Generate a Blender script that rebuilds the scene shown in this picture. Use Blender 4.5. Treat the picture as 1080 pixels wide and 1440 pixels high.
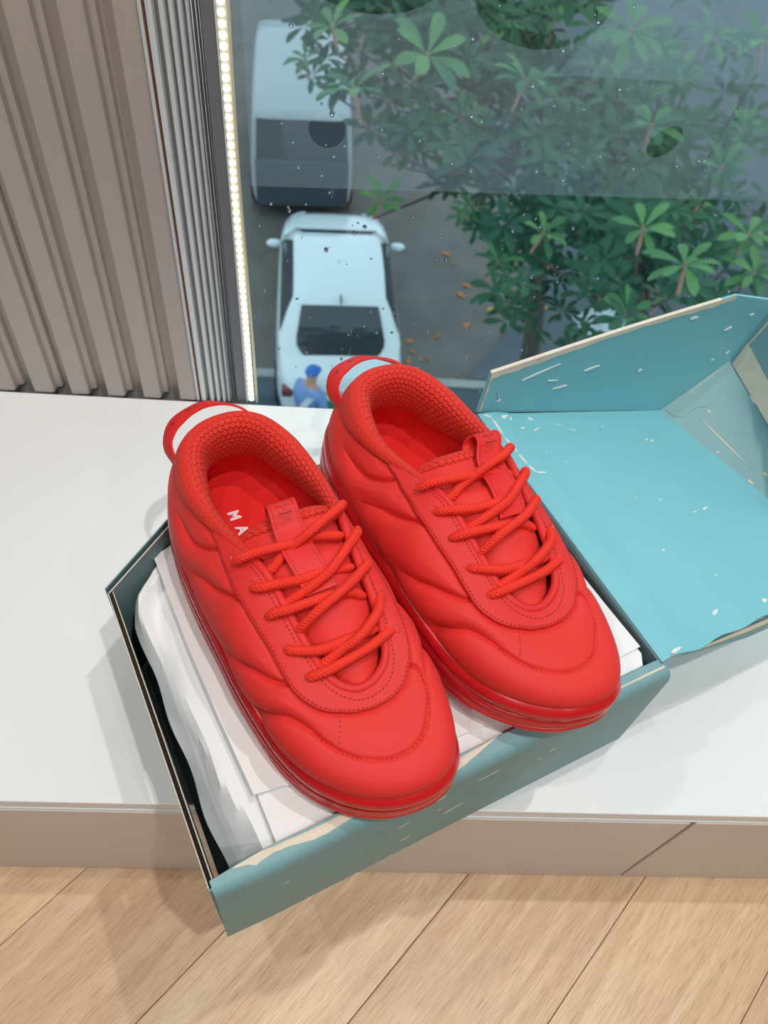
import bpy, bmesh, math, random
import numpy as np
from mathutils import Vector, Matrix

for o in list(bpy.data.objects): bpy.data.objects.remove(o)
scene = bpy.context.scene
COL = scene.collection

# ------------------------------------------------------------------ camera
cd = bpy.data.cameras.new('camera'); cam = bpy.data.objects.new('camera', cd); COL.objects.link(cam)
m = Matrix.Identity(4)
CAMROWS = [(0.9969876572355757, -0.003212056276974823, 0.07749383210547668), (0.04473335810964446, -0.7924025190654044, -0.6083561246926307), (0.06336038188136628, 0.6099901068650826, -0.7898718450068799)]
for i in range(3):
    m[i][0] = CAMROWS[0][i]; m[i][1] = -CAMROWS[1][i]; m[i][2] = -CAMROWS[2][i]
m[2][3] = .60
cam.matrix_world = m
cd.sensor_fit = 'VERTICAL'; cd.sensor_height = 36.0; cd.lens = 1110/1440*36
cd.clip_start = .02; cd.clip_end = 300
cd.dof.use_dof = True; cd.dof.focus_distance = .54; cd.dof.aperture_fstop = 11.0
scene.camera = cam

# ------------------------------------------------------------------ world, lamps, exposure
vs = scene.view_settings
vs.view_transform = 'Standard'; vs.look = 'None'; vs.gamma = 1.0; vs.use_curve_mapping = False
vs.exposure = -.28
w = bpy.data.worlds.new('overcast_sky'); scene.world = w; w.use_nodes = True
bg = w.node_tree.nodes['Background']
bg.inputs['Color'].default_value = (.80, .95, 1.0, 1); bg.inputs['Strength'].default_value = 1.55

def spot(name, loc, aim, power, color=(1, .93, .84), radius=.022, angle=75, blend=.6):
    l = bpy.data.lights.new(name, 'SPOT'); l.energy = power; l.color = color
    l.shadow_soft_size = radius; l.spot_size = math.radians(angle); l.spot_blend = blend
    o = bpy.data.objects.new(name, l); COL.objects.link(o); o.location = loc
    o.rotation_euler = (Vector(aim)-Vector(loc)).to_track_quat('-Z', 'Y').to_euler()
    return o
WARM = (1, .965, .92)
spot('ceiling_spot', (.52, -.30, 2.40), (.12, .20, 0), 84, WARM)
spot('ceiling_spot', (.55, .50, 2.40), (.20, .28, 0), 58, (1, .96, .92))
spot('ceiling_spot', (-.40, -.02, 2.40), (.0, .1, 0), 28, WARM)
spot('ceiling_spot', (-1.25, .30, 2.40), (.1, .3, 0), 30, WARM)
spot('ceiling_spot', (.2, -1.2, 2.40), (.0, -.1, 0), 46, WARM)
spot('ceiling_spot', (-.9, -1.5, 2.40), (-.3, -.6, 0), 36, WARM, angle=95)
spot('ceiling_spot', (1.3, -1.6, 2.40), (1.2, -1.2, 0), 36, WARM, angle=95)

# ------------------------------------------------------------------ helpers
MATS = {}
def lin(c):
    return tuple(((x/255)/12.92 if x/255 <= .04045 else ((x/255+.055)/1.055)**2.4) for x in c)
def material(name, color, rough=.6, metal=0, spec=.5, noise=None, bump=None, coat=0, sheen=0, emit=None, sub=0, space='Object'):
    """noise = (scale, amount, detail) varies the colour; bump = (scale, strength, distance)"""
    if name in MATS: return MATS[name]
    mt = bpy.data.materials.new(name); mt.use_nodes = True; nt = mt.node_tree; b = nt.nodes['Principled BSDF']
    b.inputs['Base Color'].default_value = (*color, 1); b.inputs['Roughness'].default_value = rough
    b.inputs['Metallic'].default_value = metal; b.inputs['Specular IOR Level'].default_value = spec
    b.inputs['Coat Weight'].default_value = coat; b.inputs['Sheen Weight'].default_value = sheen
    tc = nt.nodes.new('ShaderNodeTexCoord')
    if noise:
        n = nt.nodes.new('ShaderNodeTexNoise'); n.inputs['Scale'].default_value = noise[0]; n.inputs['Detail'].default_value = noise[2] if len(noise) > 2 else 4
        nt.links.new(tc.outputs[space], n.inputs['Vector'])
        r = nt.nodes.new('ShaderNodeValToRGB')
        a = noise[1]
        r.color_ramp.elements[0].position = .3; r.color_ramp.elements[1].position = .7
        r.color_ramp.elements[0].color = (*[max(0, c*(1-a)) for c in color], 1); r.color_ramp.elements[1].color = (*[min(1, c*(1+a)) for c in color], 1)
        nt.links.new(n.outputs['Fac'], r.inputs['Fac']); nt.links.new(r.outputs['Color'], b.inputs['Base Color'])
    if bump:
        n = nt.nodes.new('ShaderNodeTexNoise'); n.inputs['Scale'].default_value = bump[0]; n.inputs['Detail'].default_value = 3
        nt.links.new(tc.outputs[space], n.inputs['Vector'])
        bp = nt.nodes.new('ShaderNodeBump'); bp.inputs['Strength'].default_value = bump[1]; bp.inputs['Distance'].default_value = bump[2]
        nt.links.new(n.outputs['Fac'], bp.inputs['Height']); nt.links.new(bp.outputs['Normal'], b.inputs['Normal'])
    if emit:
        b.inputs['Emission Color'].default_value = (*emit[0], 1); b.inputs['Emission Strength'].default_value = emit[1]
    MATS[name] = mt
    return mt

def mesh(name, verts, faces, mat=None, parent=None, smooth=False, uv=None):
    me = bpy.data.meshes.new(name); me.from_pydata([tuple(map(float, v)) for v in verts], [], faces)
    if smooth: me.polygons.foreach_set('use_smooth', [True]*len(me.polygons))
    if uv is not None:
        l = me.uv_layers.new(name='UVMap'); vi = np.zeros(len(me.loops), int); me.loops.foreach_get('vertex_index', vi)
        l.data.foreach_set('uv', np.asarray(uv, np.float32)[vi].ravel())
    o = bpy.data.objects.new(name, me); COL.objects.link(o)
    if mat: me.materials.append(mat)
    if parent: o.parent = parent
    me.update()
    return o
def tag(o, label=None, cat=None, group=None, kind=None):
    if label: o['label'] = label
    if cat: o['category'] = cat
    if group: o['group'] = group
    if kind: o['kind'] = kind
    return o
def empty(name, loc=(0, 0, 0), rz=0, label=None, cat=None, group=None, kind=None):
    o = bpy.data.objects.new(name, None); COL.objects.link(o); o.location = loc; o.rotation_euler = (0, 0, rz); o.empty_display_size = .02
    return tag(o, label, cat, group, kind)
class MB:
    """collects pieces of geometry into one mesh"""
    def __init__(s): s.v = []; s.f = []
    def add(s, v, f):
        k = len(s.v); s.v += [tuple(map(float, p)) for p in v]; s.f += [tuple(i+k for i in q) for q in f]; return s
    def box(s, x0, x1, y0, y1, z0, z1):
        v = [(x0, y0, z0), (x1, y0, z0), (x1, y1, z0), (x0, y1, z0), (x0, y0, z1), (x1, y0, z1), (x1, y1, z1), (x0, y1, z1)]
        return s.add(v, [(0, 3, 2, 1), (4, 5, 6, 7), (0, 1, 5, 4), (1, 2, 6, 5), (2, 3, 7, 6), (3, 0, 4, 7)])
    def grid(s, P, cu=False, cv=False, flip=False):
        P = np.asarray(P); m_, n_ = P.shape[:2]; f = []
        for i in range(m_ if cu else m_-1):
            for j in range(n_ if cv else n_-1):
                a, b, c, d = i*n_+j, ((i+1) % m_)*n_+j, ((i+1) % m_)*n_+(j+1) % n_, i*n_+(j+1) % n_
                f.append((a, d, c, b) if flip else (a, b, c, d))
        return s.add(P.reshape(-1, 3), f)
    def tube(s, path, r, n=10, caps=True, closed=False):
        P = np.asarray(path, float); k = len(P); r = np.broadcast_to(np.asarray(r, float), (k,))
        T = (np.roll(P, -1, 0)-np.roll(P, 1, 0)) if closed else np.gradient(P, axis=0)
        T /= np.linalg.norm(T, axis=1, keepdims=True)+1e-12
        ref = np.array([0, 0, 1.]); ref = np.array([1., 0, 0]) if abs(T[0] @ ref) > .9 else ref
        rings = []; a = np.cross(T[0], ref); a /= np.linalg.norm(a)
        for i in range(k):
            a = a-(a @ T[i])*T[i]; a /= np.linalg.norm(a)+1e-12; b = np.cross(T[i], a)
            th = np.arange(n)/n*2*math.pi
            rings.append(P[i]+r[i]*(np.cos(th)[:, None]*a+np.sin(th)[:, None]*b))
        base_i = len(s.v); s.grid(rings, cu=closed, cv=True)
        if caps and not closed:
            s.f.append(tuple(base_i+i for i in range(n))); s.f.append(tuple(base_i+(k-1)*n+i for i in reversed(range(n))))
        return s
    def prism(s, poly, z0, z1):
        n_ = len(poly); v = [(x, y, z0) for x, y in poly]+[(x, y, z1) for x, y in poly]
        return s.add(v, [tuple(reversed(range(n_))), tuple(range(n_, 2*n_))]+[(i, (i+1) % n_, n_+(i+1) % n_, n_+i) for i in range(n_)])
    def slab(s, poly3, off):
        """closed plate: polygon of 3D points and the same moved by off"""
        P = np.asarray(poly3, float); n_ = len(P); Q = P+np.asarray(off, float)
        return s.add(list(P)+list(Q), [tuple(reversed(range(n_))), tuple(range(n_, 2*n_))]+[(i, (i+1) % n_, n_+(i+1) % n_, n_+i) for i in range(n_)])
    def build(s, name, mat, parent=None, smooth=False, bevel=0):
        o = mesh(name, s.v, s.f, mat, parent, smooth)
        bm = bmesh.new(); bm.from_mesh(o.data); bmesh.ops.recalc_face_normals(bm, faces=bm.faces); bm.to_mesh(o.data); bm.free()
        if bevel:
            md = o.modifiers.new('bevel', 'BEVEL'); md.width = bevel; md.segments = 2; md.limit_method = 'ANGLE'
        return o
def smooth_by_angle(o, deg=40):
    me = o.data; me.polygons.foreach_set('use_smooth', [True]*len(me.polygons))
    me.set_sharp_from_angle(angle=math.radians(deg))
    return o
def spline(pts, n):
    """open Catmull-Rom through pts, n samples"""
    P = np.asarray(pts, float); Q = np.vstack([2*P[0]-P[1], P, 2*P[-1]-P[-2]]); t = np.linspace(0, len(P)-1-1e-9, n)
    i = t.astype(int); t = (t-i)[:, None]; a, b, c, d = Q[i], Q[i+1], Q[i+2], Q[i+3]
    return .5*((2*b)+(c-a)*t+(2*a-5*b+4*c-d)*t*t+(3*b-a-3*c+d)*t**3)

# ------------------------------------------------------------------ materials of the setting
M_white = material('white_paint', lin((234, 236, 236)), .38, noise=(3, .02), bump=(60, .06, .001))
M_fascia = material('beige_laminate', lin((218, 211, 206)), .5, noise=(4, .03), bump=(220, .05, .0005))
M_panel = material('taupe_panel', lin((184, 177, 173)), .5, noise=(5, .03), bump=(160, .05, .0005))
M_metal = material('brushed_metal', lin((226, 234, 238)), .32, metal=.1, spec=.8)
M_dark = material('grey_gasket', lin((120, 126, 134)), .55)
M_copper = material('copper_wire', lin((170, 110, 86)), .4, metal=.7)
M_ceil = material('ceiling_paint', lin((186, 184, 182)), .8)
M_wall = material('wall_paint', lin((160, 155, 150)), .8)

def wood(name, tone, seed):
    mt = bpy.data.materials.new(name); mt.use_nodes = True; nt = mt.node_tree; b = nt.nodes['Principled BSDF']
    tc = nt.nodes.new('ShaderNodeTexCoord'); mp = nt.nodes.new('ShaderNodeMapping')
    mp.inputs['Rotation'].default_value = (0, 0, math.radians(-47)); mp.inputs['Location'].default_value = (seed*3.1, seed*1.7, 0)
    nt.links.new(tc.outputs['Object'], mp.inputs['Vector'])
    def noise(scale, detail, dist=0):
        s = nt.nodes.new('ShaderNodeVectorMath'); s.operation = 'MULTIPLY'; s.inputs[1].default_value = scale
        nt.links.new(mp.outputs[0], s.inputs[0])
        n = nt.nodes.new('ShaderNodeTexNoise'); n.inputs['Scale'].default_value = 1; n.inputs['Detail'].default_value = detail; n.inputs['Distortion'].default_value = dist
        nt.links.new(s.outputs[0], n.inputs['Vector']); return n.outputs['Fac']
    def ramp(fac, p0, p1, c0, c1):
        r = nt.nodes.new('ShaderNodeValToRGB'); e = r.color_ramp.elements; e[0].position = p0; e[1].position = p1; e[0].color = c0; e[1].color = c1
        nt.links.new(fac, r.inputs['Fac']); return r.outputs['Color']
    def mix(fac, a, c, mode='MIX'):
        x = nt.nodes.new('ShaderNodeMix'); x.data_type = 'RGBA'; x.blend_type = mode
        if isinstance(fac, float): x.inputs[0].default_value = fac
        else: nt.links.new(fac, x.inputs[0])
        nt.links.new(a, x.inputs[6]); nt.links.new(c, x.inputs[7]); return x.outputs[2]
    a, c = tone
    big = ramp(noise((3.0, 40, 1), 4, 1.2), .35, .66, (*lin(a), 1), (*lin(c), 1))
    pore = noise((48, 1500, 1), 2)
    po = ramp(pore, .34, .50, (.74, .68, .63, 1), (1, 1, 1, 1))
    lite = ramp(noise((30, 800, 1), 2), .56, .74, (1, 1, 1, 1), (1.13, 1.12, 1.10, 1))
    col = mix(1.0, mix(1.0, big, po, 'MULTIPLY'), lite, 'MULTIPLY')
    nt.links.new(col, b.inputs['Base Color']); b.inputs['Roughness'].default_value = .42
    bp = nt.nodes.new('ShaderNodeBump'); bp.inputs['Strength'].default_value = .25; bp.inputs['Distance'].default_value = .0006
    nt.links.new(pore, bp.inputs['Height']); nt.links.new(bp.outputs['Normal'], b.inputs['Normal'])
    return mt
WOODS = [wood('oak', t, i) for i, t in enumerate([((206, 172, 138), (226, 198, 166)), ((212, 178, 142), (230, 203, 168)), ((202, 167, 134), (218, 188, 156)), ((214, 182, 148), (232, 206, 174))])]

# ------------------------------------------------------------------ room shell
ZF = -.183
RX0, RX1, RY0, YG, ZC = -2.6, 2.6, -3.0, .606, 2.5
fl = MB().box(RX0, RX1, RY0, .20, ZF-.03, ZF-.006).build('floor', material('floor_underlay', lin((110, 84, 62)), .8)); tag(fl, kind='structure')
def clip(poly, n, d, keep):
    out = []
    for i in range(len(poly)):
        a, b = np.array(poly[i]), np.array(poly[(i+1) % len(poly)]); da, db = (a @ n-d)*keep, (b @ n-d)*keep
        if da >= 0: out.append(tuple(a))
        if da*db < 0: out.append(tuple(a+(b-a)*da/(da-db)))
    return out
th = math.radians(47); pn = np.array([-math.sin(th), math.cos(th)])
edges = [.277, .148, .021, -.103, -.2265]
edges = [.277+.126*k for k in range(18, 0, -1)] + edges + [-.2265-.126*k for k in range(1, 32)]
rect = [(RX0+.002, RY0+.002), (RX1-.002, RY0+.002), (RX1-.002, .199), (RX0+.002, .199)]
for i in range(len(edges)-1):
    p = clip(clip(rect, pn, edges[i]-.0003, -1), pn, edges[i+1]+.0003, 1)
    if len(p) < 3: continue
    MB().prism(p, ZF-.0059, ZF).build('plank', WOODS[i % 4], fl, bevel=.0005)
tag(MB().box(RX0, RX1, RY0, .75, ZC, ZC+.06).build('ceiling', M_ceil), kind='structure')
tag(MB().box(RX0, RX1, RY0-.08, RY0, ZF-.03, ZC).build('wall_rear', M_wall), kind='structure')
tag(MB().box(RX0-.08, RX0, RY0, .75, ZF-.03, ZC).build('wall_left', M_wall), kind='structure')
tag(MB().box(RX1, RX1+.08, RY0, .75, ZF-.03, ZC).build('wall_right', M_wall), kind='structure')

# low platform below the window
pf = empty('display_platform', (0, .39, ZF), label='long low white topped platform with beige front boards below the window', cat='platform')
def P_(o): o.location = (0, -.39, -ZF); return o
P_(MB().box(RX0+.005, RX1-.005, .1835, .599, -.012, 0).build('top_board', M_white, pf, bevel=.0012))
P_(MB().box(RX0+.005, RX1-.005, .190, .598, ZF+.0005, -.0125).build('carcass', M_dark, pf))
for poly in ([(RX0+.006, -.0150), (.2886, -.0150), (.2841, -.1815), (RX0+.006, -.1815)], [(.2922, -.0142), (RX1-.006, -.0142), (RX1-.006, -.1822), (.2866, -.1822)]):
    P_(MB().slab([(x, .1817, z) for x, z in poly], (0, .008, 0)).build('front_board', M_fascia, pf, bevel=.0012))
P_(MB().box(RX0+.006, RX1-.006, .1826, .1895, -.0138, -.0122).build('edge_strip', M_metal, pf))

# ribbed wall beside the window
wb = MB().box(RX0, -.1495, .616, .70, ZF-.03, ZC).build('wall_back', M_panel); tag(wb, kind='structure')
def slat(x0, x1):
    z0, z1 = .0005, ZC-.002
    pr = [(x0-.0016, .6155), (x0, .6015), (x0+.0008, .6005), (x1-.0016, .6005), (x1, .6022), (x1+.0012, .609), (x1+.0062, .6105), (x1+.0072, .6155)]
    MB().prism(pr, z0, z1).build('slat', M_panel, wb)
slats = [(-.3530, -.3350), (-.3155, -.2955), (-.2778, -.2600), (-.2405, -.2232), (-.2037, -.1860), (-.1662, -.1496)]
slats += [(-.3530-.0374*k, -.3350-.0374*k) for k in range(1, 14)]
for s_ in slats: slat(*s_)

# window: fluted metal post, glass, light strip
win = empty('window_1', (0, .606, 0), kind='structure')
def W_(o): o.location = (0, -.606, 0); return o
prof = [(-.1496, .625)]
fl_x = [(-.1490, -.1462), (-.1438, -.1392), (-.1345, -.1310), (-.1278, -.1248), (-.1216, -.1190), (-.1162, -.1146), (-.1138, -.1120), (-.1110, -.1094), (-.1086, -.1074)]
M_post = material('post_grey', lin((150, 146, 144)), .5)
M_rod = material('polished_rod', lin((214, 220, 222)), .10, metal=1.0)
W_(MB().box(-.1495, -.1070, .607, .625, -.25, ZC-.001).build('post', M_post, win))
for x0, x1 in [(-.1138, -.1120), (-.1108, -.1093), (-.1084, -.1071)]:
    W_(MB().tube([((x0+x1)/2, .6050, .0006), ((x0+x1)/2, .6050, ZC-.002)], (x1-x0)/2, 10).build('rod', M_rod, win, smooth=True))
for x0, x1 in fl_x[:6]:
    mid = x0+(x1-x0)*.62
    W_(MB().prism([(x0-.0010, .6075), (x0, .6012), (mid, .5998), (x1, .6012), (x1+.0006, .6075)], .0005, ZC-.001).build('flute', M_metal, win))
W_(MB().tube([(-.1453, .6025, .0006), (-.1453, .6025, ZC-.002)], .0008, 8).build('wire', M_copper, win, smooth=True))
W_(MB().box(-.1068, -.0964, .604, .625, -.25, ZC-.001).build('gasket', M_dark, win))
W_(MB().box(-.0970, -.0962, .6020, .6039, .0005, ZC-.001).build('gasket_lip', M_metal, win))

gm = bpy.data.materials.new('window_glass'); gm.use_nodes = True; nt = gm.node_tree
for n in list(nt.nodes): nt.nodes.remove(n)
out = nt.nodes.new('ShaderNodeOutputMaterial'); mx = nt.nodes.new('ShaderNodeMixShader'); tr = nt.nodes.new('ShaderNodeBsdfTransparent'); gl = nt.nodes.new('ShaderNodeBsdfGlossy'); fr = nt.nodes.new('ShaderNodeFresnel')
tr.inputs['Color'].default_value = (.86, .93, .95, 1); gl.inputs['Roughness'].default_value = 0; gl.inputs['Color'].default_value = (.28, .30, .31, 1); ge_ = nt.nodes.new('ShaderNodeNewGeometry'); ior = nt.nodes.new('ShaderNodeMapRange'); ior.inputs['To Min'].default_value = 1.5; ior.inputs['To Max'].default_value = 1/1.5
nt.links.new(ge_.outputs['Backfacing'], ior.inputs['Value']); nt.links.new(ior.outputs['Result'], fr.inputs['IOR'])
nt.links.new(fr.outputs[0], mx.inputs[0]); nt.links.new(tr.outputs[0], mx.inputs[1]); nt.links.new(gl.outputs[0], mx.inputs[2]); nt.links.new(mx.outputs[0], out.inputs['Surface'])
W_(MB().box(-.0966, RX1, .606, .612, -.25, ZC-.001).build('pane', gm, win))
# rain on the outer side of the pane
rain = material('rain_water', (1, 1, 1), .02, spec=.5); rb = rain.node_tree.nodes['Principled BSDF']; rb.inputs['Transmission Weight'].default_value = 1; rb.inputs['IOR'].default_value = 1.33
rng = random.Random(11); mb = MB()
def drop(x, z, r, h=1.0, stretch=1.0):
    v = [(x, .6122+r*.75*h, z)]; n_ = 8
    for k, (rr, dd) in enumerate(((.55, .6), (1., 0.))):
        for j in range(n_):
            a = 2*math.pi*j/n_; v.append((x+r*rr*math.cos(a), .6122+r*.75*h*dd, z+r*rr*stretch*math.sin(a)*(1 if math.sin(a) < 0 else .8)))
    f = [(0, 1+j, 1+(j+1) % n_) for j in range(n_)]+[(1+j, 1+n_+j, 1+n_+(j+1) % n_, 1+(j+1) % n_) for j in range(n_)]+[tuple(1+n_+j for j in reversed(range(n_)))]
    mb.add(v, f)
for k in range(260):
    x = rng.uniform(-.085, .46); z = rng.uniform(.01, .40)
    if x > .20 and rng.random() < .62: continue
    drop(x, z, rng.choice([.0007, .0010, .0013, .0016, .0019])*rng.uniform(.8, 1.1), rng.uniform(.6, 1), rng.choice([1, 1, 1.2, 1.6]))
for k in range(14):
    x = rng.uniform(-.08, .25); z = rng.uniform(.02, .3)
    for j in range(5): drop(x+rng.uniform(-.0006, .0006), z+j*.0022, rng.uniform(.0003, .0006), .5, 1.6)
tag(W_(mb.build('raindrops', rain, win, smooth=True)), kind='stuff')

# light strip at the edge of the pane
led_m = material('led_light', (1, .95, .75), .4, emit=((1, .94, .70), 2.0))
tube_m = material('clear_tube', lin((226, 222, 190)), .2, spec=.6)
ls = empty('light_strip', (-.0914, .6, .0006), label='vertical strip of small round warm white lights along the window edge', cat='light strip')
def S_(o): o.location = (.0914, -.6, -.0006); return o
S_(MB().box(-.0958, -.0890, .6035, .6058, .0008, ZC-.01).build('backing_tape', M_white, ls))
zz = np.linspace(.001, 1.1, 60)
S_(MB().tube(np.stack([-.0872+.0011*np.sin(zz*14+1.0), np.full(60, .6020), zz], 1), .0013, 8).build('clear_sleeve', tube_m, ls, smooth=True))
bm = bmesh.new(); bmesh.ops.create_uvsphere(bm, u_segments=10, v_segments=6, radius=.0026); led_me = bpy.data.meshes.new('led'); bm.to_mesh(led_me); bm.free(); led_me.materials.append(led_m)
led_me.polygons.foreach_set('use_smooth', [True]*len(led_me.polygons))
for k in range(150):
    o = bpy.data.objects.new('led', led_me); COL.objects.link(o); o.parent = ls
    z = .004+k*.0072; o.location = (-.0924+.0006*math.sin(z*14+1)+.0914, .6022-.6, z); o.scale = (1, .45, 1)

# translucent film on the upper part of the pane, with round cut-outs
fm = bpy.data.materials.new('hazy_film'); fm.use_nodes = True; nt = fm.node_tree
for n in list(nt.nodes): nt.nodes.remove(n)
out = nt.nodes.new('ShaderNodeOutputMaterial'); mx = nt.nodes.new('ShaderNodeMixShader'); tr = nt.nodes.new('ShaderNodeBsdfTransparent'); ad = nt.nodes.new('ShaderNodeMixShader'); df = nt.nodes.new('ShaderNodeBsdfDiffuse'); tl = nt.nodes.new('ShaderNodeBsdfTranslucent')
mx.inputs[0].default_value = .20; ad.inputs[0].default_value = .6; tr.inputs['Color'].default_value = (.93, .97, 1, 1)
for n in (df, tl): n.inputs['Color'].default_value = (.62, .72, .78, 1)
nt.links.new(df.outputs[0], ad.inputs[1]); nt.links.new(tl.outputs[0], ad.inputs[2]); nt.links.new(tr.outputs[0], mx.inputs[1]); nt.links.new(ad.outputs[0], mx.inputs[2]); nt.links.new(mx.outputs[0], out.inputs['Surface'])
from mathutils.geometry import delaunay_2d_cdt
def ell(cx, cz, a, b, rot=0, n=36):
    return [(cx+a*math.cos(t)*math.cos(rot)-b*math.sin(t)*math.sin(rot), cz+a*math.cos(t)*math.sin(rot)+b*math.sin(t)*math.cos(rot)) for t in np.linspace(0, 2*math.pi, n, endpoint=False)]
def film(outer, holes, y):
    loops = [outer]+holes; V = []; E = []
    for lp in loops:
        k = len(V); V += [Vector(p) for p in lp]; E += [(k+i, k+(i+1) % len(lp)) for i in range(len(lp))]
    vo, eo, fo, *_ = delaunay_2d_cdt(V, E, [], 1, 1e-6)
    def inside(p, lp):
        c = False
        for i in range(len(lp)):
            (x0, z0), (x1, z1) = lp[i], lp[i-1]
            if (z0 > p[1]) != (z1 > p[1]) and p[0] < (x1-x0)*(p[1]-z0)/(z1-z0)+x0: c = not c
        return c
    F = [f for f in fo if not any(inside(sum((vo[i] for i in f), Vector((0, 0)))/len(f), h) for h in holes)]
    return W_(mesh('window_film', [(v[0], y, v[1]) for v in vo], F, fm, win))
film([(-.079, .2440), (.349, .2628), (1.6, .318), (1.6, 1.4), (-.079, 1.4)], [ell(-.0184, .2950, .0142, .0142), ell(.2448, .3055, .0148, .0098, .85), ell(.128, .402, .050, .038), ell(.010, .410, .055, .032)], .6052)
film([(.1467, .3478), (.3054, .3540), (1.6, .405), (1.6, 1.4), (.18, 1.4), (.178, .405), (.1725, .385), (.1614, .3690)], [], .6046)

# ------------------------------------------------------------------ outside: street, vehicles, person, trees
ZS = -7.6
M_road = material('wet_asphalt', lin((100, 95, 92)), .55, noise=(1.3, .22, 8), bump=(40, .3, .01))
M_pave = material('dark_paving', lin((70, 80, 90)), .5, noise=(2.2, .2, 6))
M_near = material('dark_bluish_ground', lin((58, 78, 90)), .6, noise=(2, .2, 5))  # near strip, darker and bluer than the road
M_line = material('pale_kerb', lin((160, 164, 166)), .7, noise=(6, .12))
st = MB().box(-40, 40, 8.9, 80, ZS-.1, ZS).build('street', M_road); tag(st, kind='structure')
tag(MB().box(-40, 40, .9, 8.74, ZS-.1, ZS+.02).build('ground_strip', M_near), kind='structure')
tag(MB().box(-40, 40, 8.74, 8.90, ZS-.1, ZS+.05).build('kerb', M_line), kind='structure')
tag(MB().prism([(1.92, 8.91), (40, 8.91), (40, 79), (4.6, 79), (3.45, 13.2), (3.02, 10.7)], ZS+.0005, ZS+.06).build('pavement', M_pave), kind='structure')

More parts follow.
